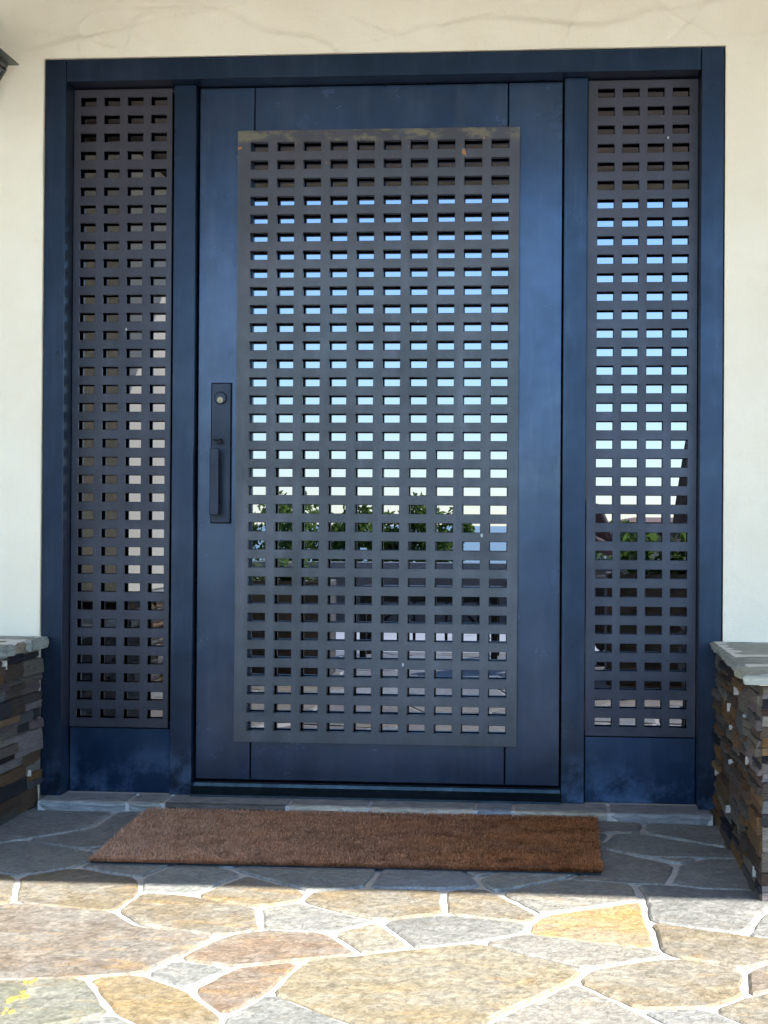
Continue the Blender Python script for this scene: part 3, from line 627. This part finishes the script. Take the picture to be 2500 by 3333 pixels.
g1 = veneer(wl_, (0.0, -0.012, FZ), (0, -1, 0), (1, 0, 0), 1.085, 0, CZL-.034-FZ, 23, proud=.021)
g2 = veneer(wl_, (-0.60, -1.10, FZ), (1, 0, 0), (0, -1, 0), 0.60, 0, CZL-.034-FZ, 27, proud=.02)
dab_mesh(wl_, (g1, g2))
caps(wl_, [(-0.62, 0.026, -0.19, -0.014, 0, GR1), (-0.62, 0.012, -0.34, -0.202, -.001, (.24,.2,.15)), (-0.62, 0.024, -0.72, -0.352, 0, GR2), (-0.62, 0.03, -1.16, -0.732, .001, GR3)], CZL, .034, 9)
keep(box('cap_mortar', (-0.60, 0.012, -1.15, -0.016, CZL-.031, CZL-.002), CAPM, bevel=.003), wl_)

# ------------------------------------------------------------------ coir doormat
MATM = NT('coir pile', 0.95, 0.0); _v = MATM.coord(); _a = MATM.new('ShaderNodeVertexColor'); _a.layer_name = 'fibre'
MATM.base(_a.outputs['Color']); MATM = MATM.m
MBACK = simple('mat backing rubber', (0.012, 0.012, 0.014), 0.7)
MC = [(0.352, -0.125), (1.644, -0.098), (1.639, -0.845), (0.385, -0.866)]          # corners, clockwise from back left
dm = empty('doormat', (1.0, -0.48, FZ), 'brown coir doormat lying before the navy door', 'doormat')
pv = [Vector(c) for c in MC]
def mp(s, t): return pv[0].lerp(pv[1], s).lerp(pv[3].lerp(pv[2], s), t)
back = mesh_obj('mat_backing', [(*mp(s, t), z) for z in (FZ+.0015, FZ+.0075) for s, t in ((.002,.004), (.998,.004), (.998,.996), (.002,.996))],
                [(0,3,2,1), (4,5,6,7), (0,1,5,4), (1,2,6,5), (2,3,7,6), (3,0,4,7)], MBACK); keep(back, dm)
rn = np.random.default_rng(4); N = 95000; s = rn.random(N); t = rn.random(N)
edge = rn.random(N) < .13; t = np.where(edge, 1 - rn.random(N)**2*.02, t)
P0 = np.array([[*mp(a, b)] for a, b in zip(s, t)])
def vn(x, y, f): return np.array([noise.noise((a*f, b*f*1.6, 3.3)) for a, b in zip(x, y)])
n1 = vn(P0[:,0], P0[:,1], 5.0); n2 = vn(P0[:,0], P0[:,1], 26.0); n3 = vn(P0[:,0]*.5, P0[:,1]*2.5, 14.0)
ang = rn.random(N)*2*np.pi; lean = .003 + rn.random(N)*.007; h = .011 + .004*rn.random(N) + .0012*n2
fr = (t > .985)
h = np.where(fr, .003 + .010*rn.random(N), h); out = np.where(fr, -.009*rn.random(N), 0)
tip = np.stack([P0[:,0] + lean*np.cos(ang) + .0035*(1-s), P0[:,1] + lean*np.sin(ang) + out, FZ + .005 + h], 1); w = .0008 + .0006*rn.random(N)
bx, by = np.cos(ang+1.5)*w, np.sin(ang+1.5)*w; z0 = np.full(N, FZ + .006)
Vt = np.empty((N, 4, 3)); Vt[:,0] = np.stack([P0[:,0]-bx, P0[:,1]-by, z0], 1); Vt[:,1] = np.stack([P0[:,0]+bx, P0[:,1]+by, z0], 1)
Vt[:,2] = tip + np.stack([bx*.6, by*.6, z0*0], 1); Vt[:,3] = tip - np.stack([bx*.6, by*.6, z0*0], 1)
me = bpy.data.meshes.new('coir_pile'); me.vertices.add(N*4); me.vertices.foreach_set('co', Vt.ravel()); me.loops.add(N*4); me.loops.foreach_set('vertex_index', np.arange(N*4)); me.polygons.add(N)
me.polygons.foreach_set('loop_start', np.arange(N)*4); me.polygons.foreach_set('loop_total', np.full(N, 4)); me.update()
ca = me.color_attributes.new('fibre', 'FLOAT_COLOR', 'CORNER'); tone = np.clip(.55 + .3*n1 + .4*n2 + .15*n3 + .75*(rn.random(N)-.5), 0, 1)
A_, B_ = np.array(MAT_A), np.array(MAT_B); nap_sheen = np.clip((s*1.15 + .25*(n1)), 0, 1)[:,None]  # left-to-right sheen of the nap put into the fibre colours
colr = (A_[0]*(1-nap_sheen) + A_[1]*nap_sheen)*(1-tone[:,None]) + (B_[0]*(1-nap_sheen) + B_[1]*nap_sheen)*tone[:,None]
colr = np.where(fr[:,None], colr*1.08, colr); c4 = np.concatenate([colr, np.ones((N,1))], 1); c4 = np.repeat(c4, 4, 0)
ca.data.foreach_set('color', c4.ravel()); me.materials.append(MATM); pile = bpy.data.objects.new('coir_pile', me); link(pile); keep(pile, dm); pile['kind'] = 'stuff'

# ------------------------------------------------------------------ wall lantern at the left edge
ln = empty('wall_lantern', (-0.17, -0.01, 2.15), 'weathered metal wall lantern with pyramid roof at the left edge', 'lantern')
LX, LY = LANT_X - 0.14, -0.20
def ring4(bm, r, z): return [bm.verts.new((LX + r*a, LY + r*b, z)) for a, b in ((-1,-1),(1,-1),(1,1),(-1,1))]
def loft(bm, rs, cap=True):
    R = [ring4(bm, r, z) for r, z in rs]
    for a, b in zip(R, R[1:]):
        for i in range(4): bm.faces.new((a[i], a[(i+1)%4], b[(i+1)%4], b[i]))
    if cap: bm.faces.new(R[0][::-1]); bm.faces.new(R[-1])
bm = bmesh.new(); loft(bm, [(.140, LZ), (.140, LZ+.004), (.100, LZ+.033), (.074, LZ+.064), (.055, LZ+.1), (.052, LZ+.12), (.02, LZ+.135)]); keep(bm_obj('lantern_roof', bm, IRON), ln)
bm = bmesh.new(); loft(bm, [(.115, LZ-.0005), (.114, LZ-.012), (.109, LZ-.016)]); keep(bm_obj('lantern_collar', bm, IRON), ln)
def body(z): return .108 - (LZ-.016 - z) * .43
bm = bmesh.new()
for a, b in ((-1,-1),(1,-1),(1,1),(-1,1)): tube(bm, (LX+a*body(LZ-.016), LY+b*body(LZ-.016), LZ-.016), (LX+a*body(LZ-.19), LY+b*body(LZ-.19), LZ-.19), .008, .007, 4)
for z in (LZ-.025, LZ-.075, LZ-.18):
    r = body(z)
    for p, q in (((-1,-1),(1,-1)), ((1,-1),(1,1)), ((1,1),(-1,1)), ((-1,1),(-1,-1))): tube(bm, (LX+p[0]*r, LY+p[1]*r, z), (LX+q[0]*r, LY+q[1]*r, z), .0055, .0055, 4)
keep(bm_obj('lantern_frame', bm, IRON), ln)
for p, q in (((-1,-1),(1,-1)), ((1,-1),(1,1)), ((1,1),(-1,1)), ((-1,1),(-1,-1))):
    r1, r0 = body(LZ-.025)-.003, body(LZ-.18)-.003; mm = [(LX+p[0]*r0, LY+p[1]*r0, LZ-.18), (LX+q[0]*r0, LY+q[1]*r0, LZ-.18), (LX+q[0]*r1, LY+q[1]*r1, LZ-.025), (LX+p[0]*r1, LY+p[1]*r1, LZ-.025)]
    keep(mesh_obj('pane', mm, [(0,1,2,3)], FROST), ln)
bm = bmesh.new(); loft(bm, [(.015, LZ-.22), (.03, LZ-.20), (body(LZ-.19)+.005, LZ-.19)]); keep(bm_obj('lantern_base', bm, IRON), ln)
bm = bmesh.new(); add_box(bm, LX-.05, LX+.05, -.022, -.0125, LZ-.1, LZ+.18, .003); tube(bm, (LX, -.02, LZ+.15), (LX, LY, LZ+.135), .008); keep(bm_obj('lantern_bracket', bm, IRON), ln)

# ------------------------------------------------------------------ what stands behind the photographer, seen in the glass
pp = empty('porch_pillar', (-0.85, -3.55, FZ), 'cream plaster porch pillar on a split stone base, left in the reflections', 'pillar')
keep(box('shaft', (-1.2, -0.5, -4.2, -2.76, 0.47, PORCH_Z-.002), STUCCO, bevel=.01), pp)
keep(box('stone_base', (-1.23, -0.47, -4.23, -2.73, FZ-.01, 0.44), CORE, bevel=.0), pp)
veneer(pp, (-0.46, -2.72, FZ), (0, -1, 0), (1, 0, 0), 1.52, 0, .46, 31); veneer(pp, (-1.24, -2.72, FZ), (1, 0, 0), (0, 1, 0), .78, 0, .46, 33)
keep(box('cap_stone', (-1.28, -0.43, -4.27, -2.68, .4405, .4695), simple('cap slate', (.25,.27,.25), .7, var=.2), bevel=.006), pp)
pq = empty('porch_pillar', (4.85, -3.9, FZ), 'cream plaster porch pillar far right of the door, out of the frame', 'pillar')
keep(box('shaft', (4.5, 5.2, -4.5, -3.6, 0.0-.03, PORCH_Z-.002), STUCCO, bevel=.01), pq)

pw = empty('parapet_wall', (1, -9.3, FZ), 'low dark stone parapet at the end of the patio, seen in reflection', 'parapet')
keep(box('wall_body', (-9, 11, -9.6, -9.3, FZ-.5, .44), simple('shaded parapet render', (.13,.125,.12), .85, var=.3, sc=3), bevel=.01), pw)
keep(box('coping', (-9.05, 11.05, -9.64, -9.26, .4405, .49), simple('coping slate', (.2,.2,.2), .8), bevel=.01), pw)

# land and sea
def m_ground():
    t = NT('scrubby hillside', .95, .1); f = t.rng(t.noise(t.coord(), .15, 6, .6), .35, .65); t.base(t.mix(f, (.05,.065,.025), (.16,.13,.08))); return t.m
V = []; F = []; nx, ny = 40, 24
for j in range(ny+1):
    for i in range(nx+1):
        x = -120 + 240*i/nx; y = -9.6 - (j/ny)**1.5*210; d = -9.6 - y
        V.append((x, y, FZ-.3 - d*.12 + (noise.noise((x*.06, y*.06, 0))*2.2*min(1, d/12))))
for j in range(ny):
    for i in range(nx): a = j*(nx+1)+i; F.append((a, a+nx+1, a+nx+2, a+1))
hs_ = mesh_obj('hillside', V, F, m_ground(), smooth=True); hs_['kind'] = 'structure'
gb = sheet('ground', -120, 120, -9.65, 60, -.34, bpy.data.materials['scrubby hillside']); gb.name = 'ground'
t = NT('sea water', .22, .5); t.base((.012,.045,.085)); t.bump(t.noise(t.coord(), .05, 4, .6), .25, 2.0)
sea = sheet('sea', -30000, 30000, -40000, -150, -24, t.m); sea['kind'] = 'structure'

LEAF = NT('leaf green', .6, .35); LEAF.base(LEAF.mix(LEAF.rng(LEAF.noise(LEAF.coord(), 6, 3, .6), .35, .65), (.04,.085,.02), (.12,.18,.045))); _t = LEAF.new('ShaderNodeBsdfTranslucent'); _t.inputs['Color'].default_value = (.2,.32,.07,1); _m = LEAF.new('ShaderNodeMixShader'); _m.inputs[0].default_value = .35; LEAF.l(LEAF.p.outputs[0], _m.inputs[1]); LEAF.l(_t.outputs[0], _m.inputs[2]); LEAF.l(_m.outputs[0], LEAF.n['Material Output'].inputs['Surface']); LEAF = LEAF.m
BARK = simple('grey brown bark', (.12,.09,.06), .9, var=.3)
def bush(x, y, z, rx, rz, n, seed, label, name='garden_shrub', cat='shrub', grp='shrubs beyond the patio', leaf=.05, trunk=None):
    r = random.Random(seed); e = empty(name, (x, y, z), label, cat, grp); V = []; F = []
    cl = [(Vector((r.gauss(0,.45)*rx, r.gauss(0,.45)*rx, r.uniform(.35,1)*rz)), r.uniform(.3,.5)*rx) for _ in range(12)]
    for k in range(n):
        c, rad = r.choice(cl); d = Vector((r.gauss(0,1), r.gauss(0,1), r.gauss(0,1))).normalized() * rad * r.random()**.35; p = Vector((x, y, z)) + c + d
        a = Vector((r.gauss(0,1), r.gauss(0,1), r.gauss(0,1))).normalized(); b = a.orthogonal().normalized(); a, b = a*leaf, b*leaf*.45; m = len(V)
        V += [p-a, p+b, p+a, p-b]; F.append((m, m+1, m+2, m+3))
    f = mesh_obj('foliage', V, F, LEAF); keep(f, e); f['kind'] = 'stuff'
    bm = bmesh.new(); tube(bm, (x, y, z-.2), (x, y, z+rz*.6), .05*rx+.02, .02, 7)
    for _ in range(5):
        c, rad = r.choice(cl); tube(bm, (x, y, z+rz*.25), Vector((x, y, z))+c, .03, .008, 5)
    keep(bm_obj('stem', bm, BARK), e); return e
def px(u, D): return 1.52 - (1800-u)/5670*D
def pz(v, D): return .813 + (1757-v)/5670*D
D = 20
for (u, vt, rx, sd, lab) in ((860, 1690, .6, 1, 'bright green leafy shrub reflected in the left grille holes'), (1010, 1700, .55, 2, 'dark shrub reflected beside the bright green one'),
                             (1150, 1705, .5, 3, 'open branched shrub reflected left of the taller bush'), (1290, 1685, .45, 4, 'tallest bush in the reflection, against the sky'),
                             (1430, 1745, .4, 5, 'small rounded bush at the right end of the reflected hedge'), (1990, 1735, .5, 6, 'shrub reflected behind the right sidelight')):
    y = -(D - 5.18) - rx; top = pz(vt, D); h = 1.7; bush(px(u, D), y, top - h, rx, h, 1500, sd, lab)
# feather palm
pe = empty('palm_tree', (px(2120, 19), -14.2, -1.6), 'feather palm reflected low in the right sidelight', 'palm tree')
bm = bmesh.new(); tube(bm, (px(2120,19), -14.2, -1.7), (px(2120,19), -14.2, .25), .1, .08, 8); keep(bm_obj('trunk', bm, BARK), pe)
r = random.Random(8); V = []; F = []
for k in range(16):
    a = k*2*math.pi/16 + r.uniform(-.15,.15); L = r.uniform(1.0,1.5); up = r.uniform(.3,1.1); prev = Vector((px(2120,19), -14.2, .25))
    for i in range(1, 15):
        q = i/14; p = Vector((px(2120,19) + math.cos(a)*L*q, -14.2 + math.sin(a)*L*q, .25 + up*q - 1.1*q*q)); d = (p-prev).normalized(); sdv = d.cross(Vector((0,0,1))).normalized()
        for sg in (-1, 1):
            tipv = p + sdv*sg*.34*(1-.6*q) + d*.2 - Vector((0,0,.08)); m = len(V); V += [p - d*.02, p + d*.02, tipv]; F.append((m, m+1, m+2))
        prev = p
f = mesh_obj('crown', V, F, LEAF); keep(f, pe); f['kind'] = 'stuff'
# neighbour house
D = 62; nb = empty('neighbour_house', (px(2140, D), -57, -1), 'peach coloured neighbour house reflected at the horizon', 'house')
keep(box('wall', (px(1990, D), px(2330, D), -62, -56, -8, pz(1745, D)), simple('peach render', (.62,.42,.3), .85), bevel=0), nb)
bm = bmesh.new(); xa, xb = px(1975, D), px(2345, D); za, zb = pz(1745, D)+.005, pz(1728, D)
vv = [bm.verts.new(c) for c in ((xa,-55.7,za),(xb,-55.7,za),(xb,-62.3,za),(xa,-62.3,za),(xa+1,-59,zb),(xb-1,-59,zb))]
for q in ((0,1,5,4),(1,2,5),(2,3,4,5),(3,0,4),(3,2,1,0)): bm.faces.new([vv[i] for i in q])
keep(bm_obj('roof', bm, ROOFM), nb)
for k in range(3):
    x = px(2050 + 95*k, D); w_ = keep(box('window', (x-.35, x+.35, -55.98, -55.9, pz(1795, D), pz(1765, D)), BLACK, bevel=0), nb)
# closed parasol
PX, PY = px(2262, 12.6), -7.4
pa = empty('closed_parasol', (PX, PY, FZ), 'folded dark brown patio parasol reflected at the right of the right sidelight', 'parasol')
bm = bmesh.new(); R = []
for q in range(13):
    f = q/12; z = .62 + 1.15*(1-f); rad = .015 + .16*f**.8 if q < 12 else .12; ring = []
    for k in range(20): a = 2*math.pi*k/20; rr = rad*(1 + .22*(k % 2)); ring.append(bm.verts.new((PX+math.cos(a)*rr, PY+math.sin(a)*rr, z)))
    R.append(ring)
for a, b in zip(R, R[1:]):
    for k in range(20): bm.faces.new((a[k], a[(k+1)%20], b[(k+1)%20], b[k]))
keep(bm_obj('folded_canopy', bm, simple('brown parasol cloth', (.07,.045,.035), .9), smooth=True), pa)
bm = bmesh.new(); tube(bm, (PX, PY, FZ+.06), (PX, PY, 1.85), .02); keep(bm_obj('pole', bm, IRON), pa)
bm = bmesh.new(); tube(bm, (PX, PY, FZ), (PX, PY, FZ+.07), .26, .22, 20); keep(bm_obj('base', bm, IRON), pa)
# two dark stone planters near the steps, either side of the photographer
PLM = simple('dark brown stone', (.10,.085,.075), .8, var=.5, sc=9, bump=.5); SOIL = simple('potting soil', (.03,.022,.015), .95)
for k, (x0, x1, y1, h, n, lab) in enumerate(((-.36, .29, -4.12, .50, 240, 'dark stone planter with low green plant, mirrored lower left in the door grille'),
                                            (1.80, 2.50, -3.98, .56, 520, 'dark stone planter with glossy green leaves, reflected in the right sidelight'))):
    po = empty('planter', ((x0+x1)/2, y1-.2, FZ), lab, 'planter', 'stone planters on the patio')
    bm = bmesh.new(); y0 = y1 - .42
    for bx_ in ((x0,x1,y1-.05,y1,FZ,h), (x0,x1,y0,y0+.05,FZ,h), (x0,x0+.05,y0+.0505,y1-.0505,FZ,h), (x1-.05,x1,y0+.0505,y1-.0505,FZ,h)): add_box(bm, *bx_, bevel=.006)
    keep(bm_obj('planter_box', bm, PLM), po); keep(box('soil', (x0+.0505, x1-.0505, y0+.051, y1-.051, FZ, h-.04), SOIL, bevel=0), po)
    rr = random.Random(40+k); V = []; F = []
    for q in range(n):
        bx_, by_ = rr.uniform(x0+.1, x1-.1), rr.uniform(y0+.1, y1-.1); a = rr.uniform(0, 6.28); L = rr.uniform(.05,.11); el = rr.uniform(-.2,1.2); hh = h - .03 + rr.random()**1.6*(.12 if k == 0 else .2)
        d = Vector((math.cos(a)*math.cos(el), math.sin(a)*math.cos(el), math.sin(el))); sd_ = d.cross(Vector((0,0,1))).normalized()*L*.28; p0 = Vector((bx_, by_, hh)); m = len(V)
        V += [p0, p0 + d*L*.5 + sd_, p0 + d*L, p0 + d*L*.5 - sd_]; F.append((m, m+1, m+2, m+3))
    f = mesh_obj('leaves', V, F, LEAF); keep(f, po); f['kind'] = 'stuff'
# slatted dark bench on the patio behind the photographer
BX, BY = px(1385, 10.6), -5.75
be = empty('patio_bench', (BX, BY, FZ), 'dark metal bench with upright slats standing on the sunlit patio, seen in reflection', 'bench')
BM = simple('black powder coat', (.012,.013,.015), .5)
Wd = .44
for q in range(4): x = BX - Wd + .03 + q % 2 * (2*Wd-.06); y = BY + (.2 if q < 2 else -.2); bm = bmesh.new(); add_box(bm, x-.02, x+.02, y-.02, y+.02, FZ, .395, .002); keep(bm_obj('leg', bm, BM), be)
for k in range(5): keep(box('seat_slat', (BX-Wd, BX+Wd, BY-.22+.092*k, BY-.15+.092*k, .396, .42), BM), be)
keep(box('rail', (BX-Wd+.052, BX+Wd-.052, BY+.185, BY+.21, .33, .39), BM), be); keep(box('rail', (BX-Wd+.052, BX+Wd-.052, BY+.185, BY+.21, .05, .075), BM), be)
for k in range(7): x = BX - Wd + .15 + k*.1; keep(box('upright_slat', (x-.009, x+.009, BY+.19, BY+.205, .0755, .3295), BM), be)
for sg in (-1, 1):
    bm = bmesh.new(); a = Vector((BX+sg*(Wd-.06), BY+.17, .1)); b = Vector((BX+sg*.12, BY+.17, .385)); tube(bm, a, b, .011, .011, 6); keep(bm_obj('brace', bm, BM), be)

# ------------------------------------------------------------------ crouching photographer just behind the camera (seen only mirrored)
CLOTHT = simple('dark grey trousers', (.055,.05,.055), .9, var=.15, sc=14); SHIRT = simple('mauve brown shirt', (.16,.10,.095), .9, var=.15, sc=14)
SKIN = simple('skin', (.48,.27,.19), .5); HAIR = simple('dark brown hair', (.035,.022,.015), .6, var=.3, sc=60)
PXc, PYc = 1.60, -5.52
pe = empty('person', (PXc, PYc, FZ), 'crouching person in brownish shirt and grey trousers holding up a phone, seen in reflection', 'person')
def skin(name, verts, edges, radii, mat, parent, sub=2):
    me = bpy.data.meshes.new(name); bm = bmesh.new(); lay = bm.verts.layers.skin.verify(); vs_ = [bm.verts.new(v) for v in verts]
    for a, b in edges: bm.edges.new((vs_[a], vs_[b]))
    for v, r in zip(vs_, radii): v[lay].radius = (r, r) if not isinstance(r, tuple) else r
    vs_[0][lay].use_root = True; bm.to_mesh(me); bm.free(); o = bpy.data.objects.new(name, me); link(o)
    o.modifiers.new('skin', 'SKIN'); s_ = o.modifiers.new('sub', 'SUBSURF'); s_.levels = s_.render_levels = sub; me.materials.append(mat)
    dg = bpy.context.evaluated_depsgraph_get(); dg.update(); me2 = bpy.data.meshes.new_from_object(o.evaluated_get(dg)); o.modifiers.clear(); o.data = me2
    for p in me2.polygons: p.use_smooth = True
    if not me2.materials: me2.materials.append(mat)
    keep(o, parent); return o
def B(x, y, z): return (PXc + x, PYc + y, FZ + z)
# trousers: pelvis, thighs raised, shins down
skin('trousers', [B(0,-.22,.34), B(.10,-.19,.34), B(.23,.18,.50), B(.22,.10,.07), B(-.10,-.19,.34), B(-.20,.22,.46), B(-.18,.00,.07), B(0,-.21,.47)],
     [(0,1),(1,2),(2,3),(0,4),(4,5),(5,6),(0,7)], [.14,.12,.082,.055,.12,.082,.055,.125], CLOTHT, pe)
body_ = skin('body', [B(0,-.21,.40), B(0,-.14,.68), B(0,-.07,.90), B(0,-.03,1.01), B(0,.0,1.08), B(.17,-.06,.92), B(.27,.06,.68), B(.14,.30,.76), B(-.17,-.06,.92), B(-.27,.05,.68), B(-.19,.29,.76)],
     [(0,1),(1,2),(2,3),(3,4),(2,5),(5,6),(6,7),(2,8),(8,9),(9,10)], [.14,.145,.13,.055,.055,.072,.048,.032,.072,.048,.032], SHIRT, pe)
for sx, hx in ((1, .14), (-1, -.19)):                     # hands: palm and five bent fingers round the phone edges
    w0 = Vector(B(hx, .30, .76)); palm = w0 + Vector((-sx*.035, .045, .035)); V = [w0, palm]; E = [(0,1)]; Rr = [.027, .03]
    for k in range(4):
        b0 = palm + Vector((-sx*(.012), .018, .03 - .021*k)); b1 = b0 + Vector((-sx*.03, .02, .004)); b2 = b1 + Vector((-sx*.022, -.004 - .002*k, .0)); n = len(V)
        V += [b0, b1, b2]; E += [(1, n), (n, n+1), (n+1, n+2)]; Rr += [.0105, .0095, .008]
    n = len(V); V += [palm + Vector((-sx*.02, -.02, .018)), palm + Vector((-sx*.045, -.018, .03))]; E += [(1, n), (n, n+1)]; Rr += [.0115, .0095]
    skin('hand', V, E, Rr, SKIN, pe)
bm = bmesh.new(); bmesh.ops.create_icosphere(bm, subdivisions=4, radius=1)
for v in bm.verts:
    x, y, z = v.co; y2 = y*.098; x2 = x*.076; z2 = z*.118
    if z < -.1: x2 *= 1 - .28*(-z-.1); y2 *= 1 - .12*(-z-.1)
    if y > .5:
        y2 += .020*math.exp(-((x/.16)**2 + ((z+.12)/.24)**2))                       # nose
        for e in (-1, 1): y2 -= .012*math.exp(-(((x-.38*e)/.17)**2 + ((z-.04)/.13)**2))     # eye sockets
        y2 += .006*math.exp(-((x/.3)**2 + ((z+.52)/.07)**2)); y2 -= .004*math.exp(-((x/.3)**2 + ((z+.46)/.035)**2))
    v.co = Vector((x2, y2, z2))
for v in bm.verts: v.co = Matrix.Rotation(R_(-8), 3, 'X') @ v.co + Vector(B(0, .03, 1.17))
head = bm_obj('head', bm, SKIN, smooth=True); keep(head, pe)
for e in (-1, 1):
    bm = bmesh.new(); bmesh.ops.create_uvsphere(bm, u_segments=12, v_segments=8, radius=1)
    for v in bm.verts: v.co = Vector((v.co.x*.011, v.co.y*.02, v.co.z*.03)) + Vector(B(e*.077, .02, 1.165))
    ear = bm_obj('ear', bm, SKIN, smooth=True); ear.parent = head; 
    bm = bmesh.new(); bmesh.ops.create_uvsphere(bm, u_segments=12, v_segments=8, radius=.0105)
    for v in bm.verts: v.co += Vector(B(e*.029, .1055, 1.160))
    ey = bm_obj('eye', bm, simple('eye', (.03,.02,.015), .2), smooth=True); ey.parent = head
for ch in head.children: ch.matrix_parent_inverse = Matrix.Identity(4)
bm = bmesh.new(); bmesh.ops.create_icosphere(bm, subdivisions=3, radius=1)
for v in list(bm.verts):
    x, y, z = v.co
    if y > .25 and z < .55: y = .25
    v.co = Vector((x*.088, y*.108 - .006, z*.118 + .014)) + Vector(B(0, .012, 1.18))
keep(bm_obj('hair', bm, HAIR, smooth=True), pe)
for sx, y in ((.22, .13), (-.18, .03)):
    bm = bmesh.new(); bmesh.ops.create_uvsphere(bm, u_segments=16, v_segments=10, radius=1)
    for v in bm.verts: v.co = Vector((v.co.x*.048, v.co.y*.135, max(v.co.z, -.55)*.06)) + Vector(B(sx, y+.06, .033))
    keep(bm_obj('shoe', bm, simple('dark shoe', (.03,.03,.035), .6), smooth=True), pe)
ph = box('phone', (1.505, 1.585, -5.092, -5.083, .745, .905), simple('phone back', (.03,.03,.035), .25), bevel=.003); tag(ph, 'black phone held up by the crouching person, seen in reflection', 'phone')
